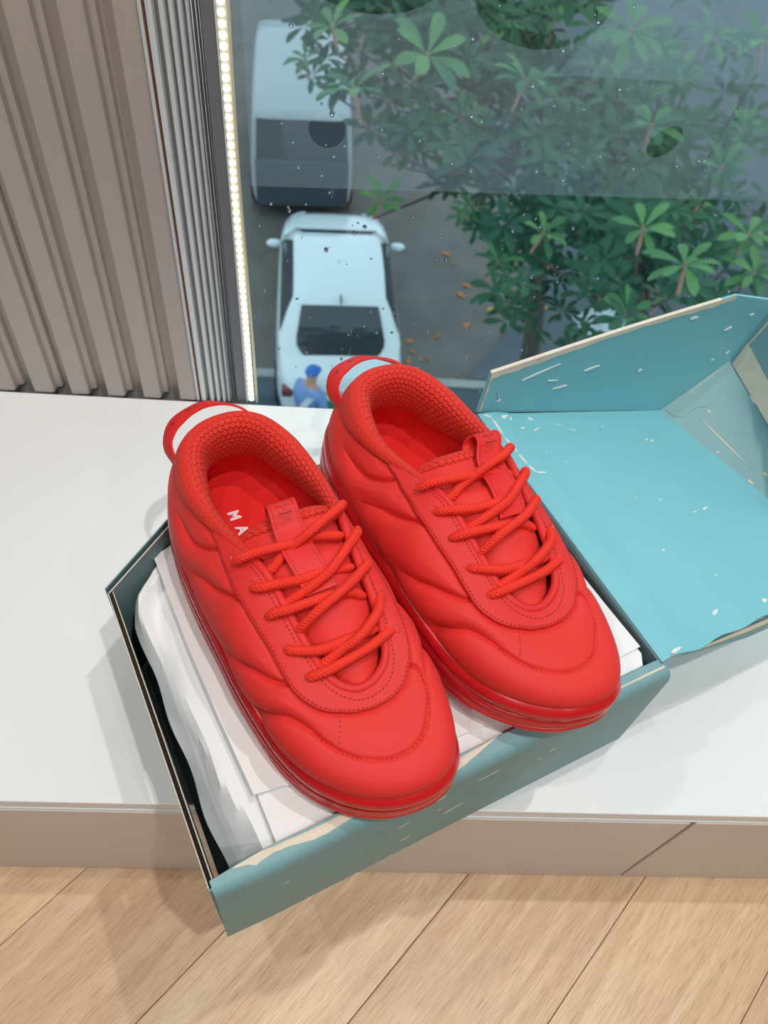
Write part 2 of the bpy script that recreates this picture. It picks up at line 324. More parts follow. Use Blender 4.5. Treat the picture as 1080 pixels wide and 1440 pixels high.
M_car = material('white_car_paint', lin((222, 234, 240)), .22, coat=.6)
M_glassdark = material('car_glass', lin((38, 52, 58)), .06, spec=.7)
M_tyre = material('tyre_rubber', (.012, .012, .013), .8)
M_black = material('black_trim', (.02, .022, .024), .5)
M_red = material('red_lamp', lin((120, 20, 20)), .3)
M_green = material('green_plate', lin((60, 150, 110)), .4)
M_chrome = material('wheel_alloy', lin((170, 174, 178)), .35, metal=.6)
def car():
    t = empty('car', (-.10, 9.82, ZS), math.radians(3.2), 'white sedan seen from above on the wet street behind the glass', 'car')
    ys = [-2.27, -2.22, -2.1, -1.85, -1.4, -.8, 0, .7, 1.05, 1.5, 1.9, 2.1, 2.2, 2.24]
    ws = [.60, .70, .79, .85, .88, .90, .90, .90, .90, .88, .82, .72, .60, .48]
    hs = [.86, 1.0, 1.05, 1.08, 1.09, 1.05, 1.0, .99, 1.0, .94, .86, .78, .70, .62]
    rings = []
    for y, w_, h in zip(ys, ws, hs):
        half = [(.90, .24), (.98, .40), (1, .58), (.985, .74), (.95, h-.10), (.90, h-.035), (.80, h), (.5, h+.015), (.0, h+.02)]
        rings.append([(w_*a, y, z) for a, z in half]+[(-w_*a, y, z) for a, z in reversed(half[:-1])])
    b = MB().grid(rings); n_ = len(rings[0]); b.f.append(tuple(range(n_))); b.f.append(tuple((len(ys)-1)*n_+i for i in reversed(range(n_))))
    body = b.build('body', M_car, t, smooth=True)
    # cabin: lofted from the belt line to the roof
    low = [(-.70, -1.78, 1.07), (.70, -1.78, 1.07), (.83, -1.45, 1.05), (.84, .6, .99), (.80, 1.15, .985), (.66, 1.34, .985), (-.66, 1.34, .985), (-.80, 1.15, .985), (-.84, .6, .99), (-.83, -1.45, 1.05)]
    up = [(-.54, -1.04, 1.42), (.54, -1.04, 1.42), (.61, -.92, 1.42), (.61, .40, 1.43), (.59, .52, 1.42), (.52, .60, 1.41), (-.52, .60, 1.41), (-.59, .52, 1.42), (-.61, .40, 1.43), (-.61, -.92, 1.42)]
    low = np.array(low); up = np.array(up); q = [low, low*.5+up*.5+np.array([0, 0, .03]), up]
    c_ = np.array([0, -.2, 1.49]); q += [up*.72+c_*.28+np.array([0, 0, .018]), up*.3+c_*.7, up*.02+c_*.98]
    cab = MB().grid(q, cv=True).build('cabin', M_car, t, smooth=True)
    def pane(name, a, b_, c, d, lift, inset=0.0):
        a, b_, c, d = map(np.array, (a, b_, c, d)); n = np.cross(b_-a, d-a); n = n/np.linalg.norm(n)
        cen = (a+b_+c+d)/4; n = n if n @ (cen-np.array([0, -.2, .9])) > 0 else -n
        P = []
        for i in range(7):
            u = i/6; e0 = a*(1-u)+b_*u; e1 = d*(1-u)+c*u
            P.append([(e0*(1-v)+e1*v)*np.array([1-(.20*(1-v/.3)**2 if inset and v < .3 else 0), 1, 1])+n*(lift+.035*math.sin(math.pi*v)) for v in (0, .08, .18, .3, .5, .75, 1)])
        P = np.array(P); m_ = MB().grid(P); m_.grid(P-n*.03, flip=True); return m_.build(name, M_glassdark, t, smooth=True)
    pane('rear_window', (-.62, -1.74, 1.10), (.62, -1.74, 1.10), (.52, -1.10, 1.42), (-.52, -1.10, 1.42), .004, 1)
    pane('windshield', (-.66, 1.30, 1.0), (.66, 1.30, 1.0), (.52, .62, 1.40), (-.52, .62, 1.40), .004)
    for s in (-1, 1):
        pane('side_window', (s*.82, -1.25, 1.08), (s*.825, .95, 1.02), (s*.62, .42, 1.39), (s*.62, -.85, 1.39), .006)
        MB().grid([[(s*.95+.12*math.sin(p)*math.cos(q), .86+.075*math.sin(p)*math.sin(q), 1.04+.06*math.cos(p)) for q in np.linspace(0, 6.2832, 12, endpoint=False)] for p in np.linspace(.02, 3.12, 8)], cv=True).build('side_mirror', M_car, t, smooth=True)
        MB().box(s*.62-.16, s*.62+.16, -2.235, -2.10, .80, .93).build('tail_lamp', M_red, t, bevel=.02)
        for y in (-1.38, 1.38):
            rr = [[(s*x, y+r*math.cos(a), .31+r*math.sin(a)) for a in np.linspace(0, 2*math.pi, 20, endpoint=False)] for x, r in ((.70, .2), (.70, .31), (.90, .31), (.905, .22), (.885, .20), (.89, .01))]
            wv = MB().grid(rr, cv=True).build('wheel', M_tyre, t, smooth=True)
    MB().slab([(0, -.92, 1.47), (0, -1.10, 1.45), (0, -1.09, 1.55)], (.02, 0, 0)).build('roof_fin', M_black, t)
    MB().box(-.62, .62, -2.29, -2.18, .38, .56).build('rear_bumper', M_black, t, bevel=.02)
    MB().box(-.24, .24, -2.300, -2.27, .66, .79).build('number_plate', M_green, t, bevel=.004)
    MB().box(-.75, .75, -2.262, -2.20, .90, .915).build('boot_seam', M_black, t)
car()
def van():
    t = empty('van', (-.95, 15.0, ZS), math.radians(4), 'pale grey van with dark rear parked ahead of the white car, half hidden by leaves', 'van')
    M_v = material('pale_van_paint', lin((176, 186, 190)), .35, coat=.3)
    ys = [-2.05, -2.0, -1.9, -1.0, 0, 1.0, 1.7, 2.0, 2.3]; ws = [.78, .84, .88, .9, .9, .9, .88, .84, .74]; hs = [1.80, 1.88, 1.92, 1.95, 1.95, 1.93, 1.84, 1.2, .9]
    rings = []
    for y, w_, h in zip(ys, ws, hs):
        half = [(.95, .3), (1, .6), (.99, 1.0*min(1, h/1.3)), (.93, h-.12), (.86, h-.03), (.7, h), (0, h+.02)]
        rings.append([(w_*a, y, z) for a, z in half]+[(-w_*a, y, z) for a, z in reversed(half[:-1])])
    b = MB().grid(rings); n_ = len(rings[0]); b.f.append(tuple(range(n_))); b.f.append(tuple((len(ys)-1)*n_+i for i in reversed(range(n_))))
    b.build('body', M_v, t, smooth=True)
    MB().box(-.80, .80, -2.085, -2.03, .28, 1.12).build('rear_panel', material('slate_paint', lin((70, 82, 92)), .4), t, bevel=.02)
    MB().slab([(-.78, -2.075, 1.12), (.78, -2.075, 1.12), (.74, -2.06, 1.80), (-.74, -2.06, 1.80)], (0, .03, 0)).build('rear_window', M_glassdark, t)
    MB().slab([(-.70, 2.02, 1.22), (.70, 2.02, 1.22), (.72, 1.74, 1.80), (-.72, 1.74, 1.80)], (0, -.03, 0)).build('windshield', M_glassdark, t)
    for s in (-1, 1):
        for y in (-1.35, 1.35):
            rr = [[(s*x, y+r*math.cos(a), .33+r*math.sin(a)) for a in np.linspace(0, 2*math.pi, 16, endpoint=False)] for x, r in ((.70, .2), (.70, .33), (.91, .33), (.915, .2), (.9, .01))]
            MB().grid(rr, cv=True).build('wheel', M_tyre, t, smooth=True)
van()

def skinned(name, nodes, links, mat, parent, root=0, sub=2):
    me = bpy.data.meshes.new(name); me.from_pydata([n[0] for n in nodes], links, [])
    o = bpy.data.objects.new(name, me); COL.objects.link(o); o.parent = parent
    sk = o.modifiers.new('skin', 'SKIN'); sk.use_smooth_shade = True
    for i, n in enumerate(nodes): me.skin_vertices[0].data[i].radius = (n[1], n[1] if len(n) < 3 else n[2]); me.skin_vertices[0].data[i].use_root = i == root
    s = o.modifiers.new('sub', 'SUBSURF'); s.levels = sub; s.render_levels = sub
    me.materials.append(mat); return o
def person():
    t = empty('person', (-.38, 7.12, ZS+.02), math.radians(-38), 'person in a blue cap and light blue work clothes walking behind the white car', 'person')
    skin_m = material('skin', lin((196, 150, 124)), .6); shirt = material('light_blue_cloth', lin((120, 158, 214)), .8, noise=(6, .12)); trs = material('blue_trousers', lin((62, 92, 150)), .8); capm = material('blue_cap', lin((28, 110, 205)), .7)
    apr = material('white_cloth', lin((208, 218, 228)), .8)
    N = [((0, 0, .93), .13, .10), ((0, .01, 1.12), .13, .10), ((0, .03, 1.33), .15, .11), ((0, .05, 1.46), .055), ((0, .07, 1.54), .075), ((0, .085, 1.62), .09), ((0, .09, 1.68), .06)]
    Lk = [(0, 1), (1, 2), (2, 3), (3, 4), (4, 5), (5, 6)]
    for s in (-1, 1):
        k = len(N)
        N += [((s*.18, .03, 1.37), .062), ((s*.245, .05, 1.12), .045), ((s*.22, .20*(1 if s > 0 else .2), .93), .032), ((s*.215, .235*(1 if s > 0 else .25), .87), .03)]
        Lk += [(2, k), (k, k+1), (k+1, k+2), (k+2, k+3)]
        for j, ln in enumerate((.06, .075, .08, .07)):
            N.append(((s*(.195+.014*j), .25*(1 if s > 0 else .3)+.01*j, .87-ln*.5), .009)); N.append(((s*(.19+.014*j), .262*(1 if s > 0 else .32)+.01*j, .87-ln), .008)); Lk += [(k+3, len(N)-2), (len(N)-2, len(N)-1)]
        N.append(((s*.18, .27*(1 if s > 0 else .4), .865), .009)); N.append(((s*.165, .285*(1 if s > 0 else .45), .84), .008)); Lk += [(k+3, len(N)-2), (len(N)-2, len(N)-1)]
        k = len(N); fwd = .16*s
        N += [((s*.095, .0, .86), .095), ((s*.10, .05+fwd*.5, .49), .065), ((s*.10, -.03+fwd, .09), .045), ((s*.105, .12+fwd, .045), .04)]
        Lk += [(0, k), (k, k+1), (k+1, k+2), (k+2, k+3)]
    t.scale = (.92, .92, .97)
    skinned('body', N, Lk, skin_m, t)
    S = [((0, 0, .90), .165, .135), ((0, .01, 1.12), .155, .125), ((0, .03, 1.33), .175, .135), ((0, .045, 1.43), .075)]; SL = [(0, 1), (1, 2), (2, 3)]
    for s in (-1, 1):
        k = len(S); S += [((s*.185, .03, 1.375), .08), ((s*.25, .05, 1.12), .062), ((s*.225, .17*(1 if s > 0 else .25), .97), .05)]; SL += [(2, k), (k, k+1), (k+1, k+2)]
    skinned('shirt', S, SL, shirt, t)
    T = [((0, 0, .90), .14, .12)]; TL = []
    for s in (-1, 1):
        k = len(T); fwd = .16*s; T += [((s*.095, 0, .84), .115), ((s*.10, .05+fwd*.5, .49), .085), ((s*.10, -.03+fwd, .13), .07)]; TL += [(0, k), (k, k+1), (k+1, k+2)]
    skinned('trousers', T, TL, trs, t)
    cap = MB(); rr = [[(.096*math.cos(p)*math.cos(a), .086+.106*math.cos(p)*math.sin(a), 1.645+.090*math.sin(p)) for a in np.linspace(0, 2*math.pi, 20, endpoint=False)] for p in np.linspace(-.1, 1.55, 7)]
    cap.grid(rr, cv=True).build('cap', capm, t, smooth=True)
    MB().prism([(.07*math.cos(a), .16+.07*math.sin(a)) for a in np.linspace(-.3, math.pi+.3, 12)], 1.632, 1.642).build('cap_peak', capm, t)
    strap = np.stack([np.linspace(.15, -.12, 12), np.full(12, -.15)-.02*np.sin(np.linspace(0, 3.1, 12)), np.linspace(1.42, .92, 12)], 1)
    P = [[p+np.array([-.06, 0, -.02]), p+np.array([.06, 0, .02])] for p in strap]; P2 = [[a+np.array([0, .03, 0]) for a in r] for r in P]
    MB().grid(P).grid(P2, flip=True).build('sash', apr, t, smooth=True)
    for s in (-1, 1):
        fwd = .16*s; MB().box(s*.105-.05, s*.105+.05, -.09+fwd, .18+fwd, -.005, .08).build('shoe', M_black, t, bevel=.03)
person()

# fallen leaves and a crumpled white sheet on the ground
leaf_pts = [(0, 0), (.3, .12), (.6, .17), (.85, .1), (1, 0), (.85, -.1), (.6, -.17), (.3, -.12)]
M_fall = [material('yellow_leaf', lin((214, 170, 60)), .7), material('orange_leaf', lin((190, 118, 62)), .7), material('brown_leaf', lin((140, 104, 70)), .7)]
fall = [(1.78, 11.91), (1.66, 12.17), (2.08, 11.29), (2.45, 10.68), (3.35, 10.73), (2.02, 10.24), (1.39, 9.92), (1.05, 9.27), (1.16, 9.11), (1.81, 9.03), (5.24, 12.37), (3.6, 11.89), (4.3, 12.18), (.95, 9.75), (1.11, 9.52), (1.33, 9.37), (1.97, 11.03)]
rng = random.Random(5)
where = ['beside the car mirror', 'nearest the car mirror', 'in the middle of the bare road', 'bright yellow on the bare road', 'bright yellow at the pavement edge', 'below the bright yellow leaf on the road', 'beside the car boot', 'behind the red shoe heel', 'close behind the red shoe heel', 'just above the pale kerb', 'on the dark pavement under the green leaves', 'at the pavement edge below the low green leaves', 'on the dark pavement', 'against the car boot', 'beside the car rear corner', 'between the car and the box lid', 'highest on the bare road middle']
for i, (x, y) in enumerate(fall):
    k = 0 if i in (3, 4) else (1 if i % 3 else 2); L = .17 if i in (3, 4) else rng.uniform(.13, .2)
    top = ZS+(.0605 if i in (4, 10, 11, 12) else .001)
    a = rng.uniform(0, 6.28); ca, sa = math.cos(a), math.sin(a)
    if i in (0, 1, 6, 13): x += .12
    pts = [((p-.5)*L, q*L*1.5, .003+.03*abs(q)+.012*math.sin(p*3)) for p, q in leaf_pts]; v = [(px_*ca-py_*sa, px_*sa+py_*ca, z) for px_, py_, z in pts]
    b = MB().add(v, [tuple(range(8))]); b.add([(q[0], q[1], q[2]-.002) for q in v], [tuple(reversed(range(8)))])
    o = b.build('fallen_leaf', M_fall[k], None); o.location = (x, y, top)
    tag(o, '%s fallen leaf on the street outside, %s' % (['yellow', 'orange', 'brown'][k], where[i]), 'leaf', 'fallen leaves on the street')
g_ = []
rng = np.random.RandomState(4); n_ = 14
for i in range(n_):
    row = []
    for j in range(n_):
        u, v_ = i/(n_-1)-.5, j/(n_-1)-.5; h = max(0, .32*(1-4*u*u)*(1-4*v_*v_))*(.7+.5*rng.rand())
        row.append((u*.75+.02*rng.randn(), v_*.95+.02*rng.randn(), .004+h))
    g_.append(row)
o = MB().grid(g_).build('plastic_sheet', material('white_plastic', lin((196, 208, 218)), .3, spec=.6), None, smooth=True); o.location = (4.3, 10.3, ZS+.0605); o.rotation_euler = (0, 0, .5)
tag(o, 'crumpled white plastic sheet on the dark pavement just above the box lid', 'sheet')

# trees with leaf rosettes, between the window and the street
def leafmat(name, c0, c1):
    mt = bpy.data.materials.new(name); mt.use_nodes = True; nt = mt.node_tree; b = nt.nodes['Principled BSDF']
    oi = nt.nodes.new('ShaderNodeObjectInfo'); tc = nt.nodes.new('ShaderNodeTexCoord'); n = nt.nodes.new('ShaderNodeTexNoise'); n.inputs['Scale'].default_value = 1.6; n.inputs['Detail'].default_value = 2
    ge = nt.nodes.new('ShaderNodeNewGeometry'); nt.links.new(ge.outputs['Position'], n.inputs['Vector'])
    ad = nt.nodes.new('ShaderNodeMath'); ad.operation = 'MULTIPLY_ADD'; ad.inputs[1].default_value = .5; nt.links.new(oi.outputs['Random'], ad.inputs[0]); nt.links.new(n.outputs['Fac'], ad.inputs[2])
    r = nt.nodes.new('ShaderNodeValToRGB'); r.color_ramp.elements[0].position = .45; r.color_ramp.elements[1].position = 1.0; r.color_ramp.elements[0].color = (*c0, 1); r.color_ramp.elements[1].color = (*c1, 1)
    nt.links.new(ad.outputs[0], r.inputs['Fac']); nt.links.new(r.outputs['Color'], b.inputs['Base Color']); b.inputs['Roughness'].default_value = .5
    tl = nt.nodes.new('ShaderNodeBsdfTranslucent'); nt.links.new(r.outputs['Color'], tl.inputs['Color']); mx = nt.nodes.new('ShaderNodeMixShader'); mx.inputs[0].default_value = .3
    nt.links.new(b.outputs[0], mx.inputs[1]); nt.links.new(tl.outputs[0], mx.inputs[2]); nt.links.new(mx.outputs[0], nt.nodes['Material Output'].inputs['Surface'])
    return mt
M_leaf = leafmat('green_leaf', lin((70, 128, 92)), lin((122, 176, 104)))
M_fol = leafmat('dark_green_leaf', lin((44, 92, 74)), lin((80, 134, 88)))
M_bark = material('bark', lin((88, 78, 70)), .9, noise=(9, .3))
M_shoot = material('pinkish_shoot', lin((178, 132, 112)), .7, noise=(30, .2))
def leaf_geo():
    st_ = [(0, .012), (.18, .05), (.4, .115), (.62, .165), (.82, .155), (.94, .09), (1, .01)]
    return [[(sx*w_, t_, -.30*t_*t_+abs(sx)*w_*.35) for sx in (-1, 0, 1)] for t_, w_ in st_]
LG = np.array(leaf_geo()); leaf_me = bpy.data.meshes.new('leaf'); mbx = MB().grid(LG)
leaf_me.from_pydata(mbx.v, [], mbx.f); leaf_me.materials.append(M_leaf); leaf_me.polygons.foreach_set('use_smooth', [True]*len(leaf_me.polygons))
ROS = [(.34, 3.96, -1.01), (.01, 4.07, -1.24), (-.14, 5.25, -1.42), (.08, 6.27, -1.82), (.73, 6.31, -1.63), (1.27, 4.0, -.85), (.95, 4.55, -1.34), (.53, 6.17, -2.36), (.81, 5.85, -2.15), (.23, 5.14, -2.47), (.71, 5.7, -2.32), (1.17, 5.22, -2.96), (1.27, 4.55, -2.27), (1.73, 7.42, -3.93), (1.61, 3.84, -1.75), (1.73, 3.45, -1.7), (2.01, 5.26, -3.1), (1.74, 3.92, -2.37), (2.51, 4.39, -2.08), (2.64, 4.33, -2.31), (1.77, 4.65, -1.58), (2.36, 4.79, -1.87), (2.81, 5.64, -2.0), (1.36, 5.88, -2.34), (1.71, 6.08, -2.75), (2.15, 5.58, -1.62), (1.34, 7.12, -3.26), (2.41, 5.83, -1.49), (.38, 6.53, -2.85), (1.15, 6.77, -2.4), (1.84, 5.62, -2.74), (2.05, 5.78, -2.58), (2.55, 5.28, -2.42), (1.43, 6.3, -1.66), (1.01, 6.14, -1.68), (.42, 6.49, -1.76), (1.8, 6.15, -1.91), (-.41, 7.13, -2.41), (2.26, 4.75, -1.12), (1.18, 7.03, -3.59), (2.43, 4.98, -3.02), (2.86, 4.92, -3.01)]
rng = random.Random(21)
def rosette(c, size, rng):
    """the leaf matrices of one rosette"""
    ax = Vector((rng.uniform(-.35, .35), rng.uniform(-.55, .1), 1)).normalized(); q = ax.to_track_quat('Z', 'Y').to_matrix().to_4x4(); out = []
    n_ = rng.randint(8, 11); a0 = rng.uniform(0, 6.28)
    for k in range(n_):
        a = a0+2.399*k; el = .75-.085*k+rng.uniform(-.12, .12); s = size*rng.uniform(.8, 1.1)
        out.append(Matrix.Translation(c) @ q @ Matrix.Rotation(a, 4, 'Z') @ Matrix.Rotation(el, 4, 'X') @ Matrix.Translation((0, .015, 0)) @ Matrix.Scale(s, 4))
    return out, ax
def tree(pts, fork, base_, label, seed, clouds):
    rng = random.Random(seed)
    t = empty('tree', base_, 0, label, 'tree'); T0 = Matrix.Translation(Vector(base_)).inverted(); B0 = Vector(base_)
    fk = Vector(fork)
    MB().tube(spline([Vector((0, 0, 0)), (fk-B0)*.5+Vector((.1, .05, 0)), fk-B0], 14), np.linspace(.14, .08, 14), 12).build('trunk', M_bark, t, smooth=True)
    fol = MB(); cnt = 0
    G = LG.reshape(-1, 3)
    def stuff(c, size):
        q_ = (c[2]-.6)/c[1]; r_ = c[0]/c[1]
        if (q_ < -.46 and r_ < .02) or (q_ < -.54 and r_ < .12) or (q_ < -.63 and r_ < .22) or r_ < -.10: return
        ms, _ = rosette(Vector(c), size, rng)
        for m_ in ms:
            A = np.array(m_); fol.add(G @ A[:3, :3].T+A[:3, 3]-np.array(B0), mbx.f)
    for p in pts:
        p = Vector(p); ms, ax = rosette(p, rng.uniform(.165, .20), rng)
        for m_ in ms:
            if cnt >= 300: break
            o = bpy.data.objects.new('leaf', leaf_me); COL.objects.link(o); o.parent = t; o.matrix_local = T0 @ m_; cnt += 1
        mid = (p+fk)*.5+Vector((rng.uniform(-.2, .2), rng.uniform(-.2, .2), -.25))
        MB().tube(spline([fk-B0, mid-B0, p-ax*.17-B0], 9), np.linspace(.022, .006, 9), 6).build('branch', M_bark, t, smooth=True)
        MB().tube([p-ax*.17-B0, p-ax*.08-B0, p+ax*.015-B0], [.009, .012, .011], 6).build('shoot', M_shoot, t, smooth=True)
        for k in range(5):
            stuff(p+Vector((rng.gauss(0, .28), rng.gauss(.35, .3), rng.gauss(-.45, .25))), rng.uniform(.14, .19))
    for (c, sd, n_) in clouds:
        for k in range(n_): stuff(Vector((rng.gauss(c[0], sd[0]), rng.gauss(c[1], sd[1]), rng.gauss(c[2], sd[2]))), rng.uniform(.15, .20))
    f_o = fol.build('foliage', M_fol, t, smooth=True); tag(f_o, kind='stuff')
tree([p for p in ROS if p[0] < 1.25], (1.75, 7.1, -3.0), (2.75, 8.6, ZS+.05), 'broad leaved green tree with leaf rosettes nearest the white car', 2, [((.75, 6.9, -1.9), (.55, .5, .25), 70), ((.5, 7.6, -1.6), (.7, .4, .2), 60), ((.2, 6.0, -1.35), (.4, .5, .25), 60)])
tree([p for p in ROS if p[0] >= 1.25], (2.7, 6.0, -3.5), (3.4, 6.6, ZS), 'broad leaved tree with leaf rosettes above the open box lid', 3, [((2.2, 5.9, -2.6), (.55, .5, .45), 90), ((1.6, 7.2, -2.6), (.6, .4, .5), 70), ((2.6, 6.6, -3.2), (.5, .4, .4), 40)])

# ------------------------------------------------------------------ shoe box (its own frame: x along the front wall, y towards the window)
BO = (-0.0557802, 0.1023961, .0003); BR = 0.4617348
M_teal = material('teal_board', lin((122, 164, 170)), .55, noise=(14, .06, 6), bump=(500, .08, .0004))
M_teal_in = material('bright_teal_board', lin((124, 192, 203)), .6, noise=(9, .04, 6), bump=(600, .08, .0004))
M_cream = material('bare_paper', lin((222, 212, 194)), .8, noise=(60, .06))
M_kraft = material('brown_flute', lin((104, 84, 68)), .9)
M_inner = material('grey_teal_board', lin((104, 134, 138)), .6, noise=(12, .05))
M_print = material('silver_print', lin((180, 184, 170)), .5)
box = empty('shoe_box', BO, BR, 'worn teal cardboard shoe box holding both red sneakers, overhanging the platform edge', 'box')
MB().prism([(.003, .002), (.325, .002), (.3225, .259), (.0605, .2545), (.003, .209)], .0002, .0032).build('base_panel', M_inner, box)
# front wall: folded double, rounded top
pr = [(-.0045, 0), (-.0052, .06), (-.0058, .109), (-.0050, .1148), (-.0028, .1185), (.0010, .1198), (.0072, .1206), (.0080, .1192), (.0080, .0036), (.0066, .0036), (.0066, .117), (-.0008, .1165), (-.0034, .1135), (-.0042, .105), (-.0034, .0036), (-.0034, 0)]
xs = np.linspace(-.0044, .3262, 40)
R = []
for x in xs:
    e = min((x+.0044)/.03, 1); e2 = min((.3262-x)/.012, 1)
    R.append([(x+(.002*(z/.12) if x < .01 else 0), y*(.75+.25*e) if y < .001 else y*(.62+.38*e), z-(.003*(1-e2)**2)) for y, z in pr])
fw = MB(); fw.grid(R, cv=True); n_ = len(pr); fw.f.append(tuple(range(n_))); fw.f.append(tuple((len(xs)-1)*n_+i for i in reversed(range(n_))))
front = smooth_by_angle(fw.build('front_wall', M_teal, box), 50)
rng = random.Random(8)
def strip(top, low, lift, name, mat, parent):
    """thin sheet between two polylines, lifted by a vector, with a thickness"""
    A, B_ = np.asarray(top, float), np.asarray(low, float); l = np.asarray(lift, float)
    m_ = MB(); m_.grid(np.stack([A+l, B_+l], 1)); m_.grid(np.stack([A, B_], 1), flip=True)
    k = len(A); return m_
xx = np.concatenate([np.linspace(.012, .19, 46)])
jag = np.array([.0012+.0018*math.sin(x*23+.6)+.0012*math.sin(x*71)+.0007*math.sin(x*163+1)+.0003*rng.uniform(-1, 1) for x in xx]); jag[:4] = [.0060, .0052, .0046, .0020]
yin = np.interp(xx, [.01, .035, .5], [.0058, .0079, .0079])
zf = lambda y: np.interp(y, [-.0058, -.0028, .001, .0072, .008], [.109, .1185, .1198, .1206, .1196])
tape = np.interp(xx, [.012, .15, .19], [1, 1, .05]); lo = yin-(yin-jag+.001)*tape
torn = MB(); 
P = np.stack([np.stack([xx, yin+.0003, zf(yin)-.0006], 1), np.stack([xx, yin-.0004, zf(yin)+.0004], 1), np.stack([xx, (yin+lo)/2, zf((yin+lo)/2)+.0005], 1), np.stack([xx, lo, zf(lo)+.0004], 1), np.stack([xx, lo-.0001, zf(lo)-.0006], 1)], 1)
torn.grid(P)
xx = np.linspace(.222, .322, 20)
P = np.stack([np.stack([xx, np.full(20, .0022), zf(.0022)+np.full(20, -.0004)], 1), np.stack([xx, np.full(20, .0018), zf(.0018)+np.full(20, .0005)], 1), np.stack([xx, .0006-.0004*np.sin(xx*60), zf(.0006)+np.full(20, .0005)], 1), np.stack([xx, .0002+0*xx, zf(.0002)+np.full(20, -.0005)], 1)], 1)
torn.grid(P); torn.build('torn_edge', M_cream, front)
# scuffs on the front wall face
def scuff(m_, p, q, w_, nrm, lift=.0003):
    p, q, nrm = map(lambda a: np.asarray(a, float), (p, q, nrm)); nrm = nrm/np.linalg.norm(nrm); d = q-p; s = np.cross(nrm, d); s = s/(np.linalg.norm(s)+1e-9)*w_/2
    l = nrm*lift
    v = [p+l, p*.7+q*.3+s+l, p*.25+q*.75+s*.8+l, q+l, p*.3+q*.7-s*.7+l, p*.75+q*.25-s+l]
    k = len(v); v2 = [a-l*2 for a in v]
    m_.add(v+v2, [tuple(range(k)), tuple(reversed(range(k, 2*k)))]+[(i, k+i, k+(i+1) % k, (i+1) % k) for i in range(k)])
sc = MB()
for k in range(9):
    x = rng.choice([.05, .13, .16, .19, .21, .24])+rng.uniform(-.02, .02); z = rng.uniform(.03, .10); a = rng.uniform(.0, .5); L = rng.choice([.003, .005, .008, .016])
    y = np.interp(z, [0, .06, .109], [-.0045, -.0052, -.0058]); scuff(sc, (x, y, z), (x+L*math.cos(a), np.interp(z+L*math.sin(a), [0, .06, .109], [-.0045, -.0052, -.0058]), z+L*math.sin(a)), .00035, (0, -1, 0))
tag(sc.build('scuff_marks', M_cream, front), kind='stuff')
# left wall: two liners, flute between, an oval hand hole
def holed(x0, x1, name, mat):
    N = 48; c, a, b = (.1085, .062), .022, .013; m_ = MB(); inn, outr = [], []
    y0, y1, z0, z1 = .0005, .211, .0, .1198
    angs = sorted([2*math.pi*i/N for i in range(N)]+[math.atan2(z-c[1], y-c[0]) % (2*math.pi) for y in (y0, y1) for z in (z0, z1)])
    for t in angs:
        dx, dz = math.cos(t), math.sin(t); inn.append((c[0]+a*dx, c[1]+b*dz))
        k = min([(y1-c[0])/dx if dx > 1e-9 else 9, (y0-c[0])/dx if dx < -1e-9 else 9, (z1-c[1])/dz if dz > 1e-9 else 9, (z0-c[1])/dz if dz < -1e-9 else 9]); outr.append((c[0]+k*dx, c[1]+k*dz))
    m_.grid([[(x0, *p) for p in inn], [(x0, *p) for p in outr], [(x1, *p) for p in outr], [(x1, *p) for p in inn]], cu=True, cv=True)
    return m_.build(name, mat, box)
lw = holed(-.0042, -.0036, 'left_wall', M_inner)
holed(-.0010, -.0004, 'left_wall_liner', M_inner)
ys = np.linspace(.0006, .2105, 210); zig = np.where(np.arange(210) % 2 == 0, -.0036, -.0011)
for z0, z1 in ((.0005, .040), (.082, .1192)):
    MB().grid([[(x, y, z0), (x, y, z1)] for x, y in zip(zig, ys)]).build('corrugation', M_kraft, lw)
MB().grid([[(-.00425, y, .1195), (-.00425, y, .1199), (-.0038, y, .1199), (-.0038, y, .1195)] for y in np.linspace(.001, .21, 4)]).build('paper_rim', M_cream, lw)
MB().grid([[(-.00095, y, .1195), (-.00095, y, .1199), (-.00045, y, .1199), (-.00045, y, .1195)] for y in np.linspace(.001, .21, 4)]).build('paper_rim', M_cream, lw)
MB().box(-.0042, -.0004, -.0002, .0006, 0, .1198).build('wall_end', M_teal, lw)
# back left corner: two layers
def wall(p, q, t, z1, name, mat, z0=0.0):
    p, q = np.array(p), np.array(q); d = q-p; n = np.array([-d[1], d[0]])/np.linalg.norm(d)*t
    return MB().prism([tuple(p), tuple(q), tuple(q+n), tuple(p+n)], z0, z1).build(name, mat, box)
cf = wall((-.003, .2105), (.0600, .2560), .0013, .1185, 'corner_flap', M_inner)
wall((-.0045, .2138), (.0590, .2600), .0011, .1200, 'corner_flap', M_inner)
MB().prism([(-.003, .2106), (.0598, .2560), (.0594, .2566), (-.0035, .2111)], .1184, .1191).build('paper_rim', M_cream, cf)
rw = wall((.0600, .2565), (.3245, .2560), .0058, .1195, 'rear_wall', M_inner)
MB().prism([(.062, .2563), (.322, .2558), (.322, .2606), (.062, .2611)], .1193, .1200).build('torn_edge', material('pale_kraft', lin((200, 178, 164)), .8), rw)
sc = MB()
scuff(sc, (.172, .2563, .108), (.181, .2563, .110), .0004, (0, -1, 0)); scuff(sc, (.183, .2563, .1045), (.1865, .2563, .105), .0007, (0, -1, 0)); scuff(sc, (.181, .2563, .1025), (.1815, .2563, .106), .0005, (0, -1, 0)); scuff(sc, (.1865, .2563, .102), (.187, .2563, .1055), .0005, (0, -1, 0))
tag(sc.build('scuff_marks', M_print, rw), kind='stuff')
hw = wall((.3215, .004), (.3245, .2560), -.0030, .1188, 'hinge_wall', M_inner)
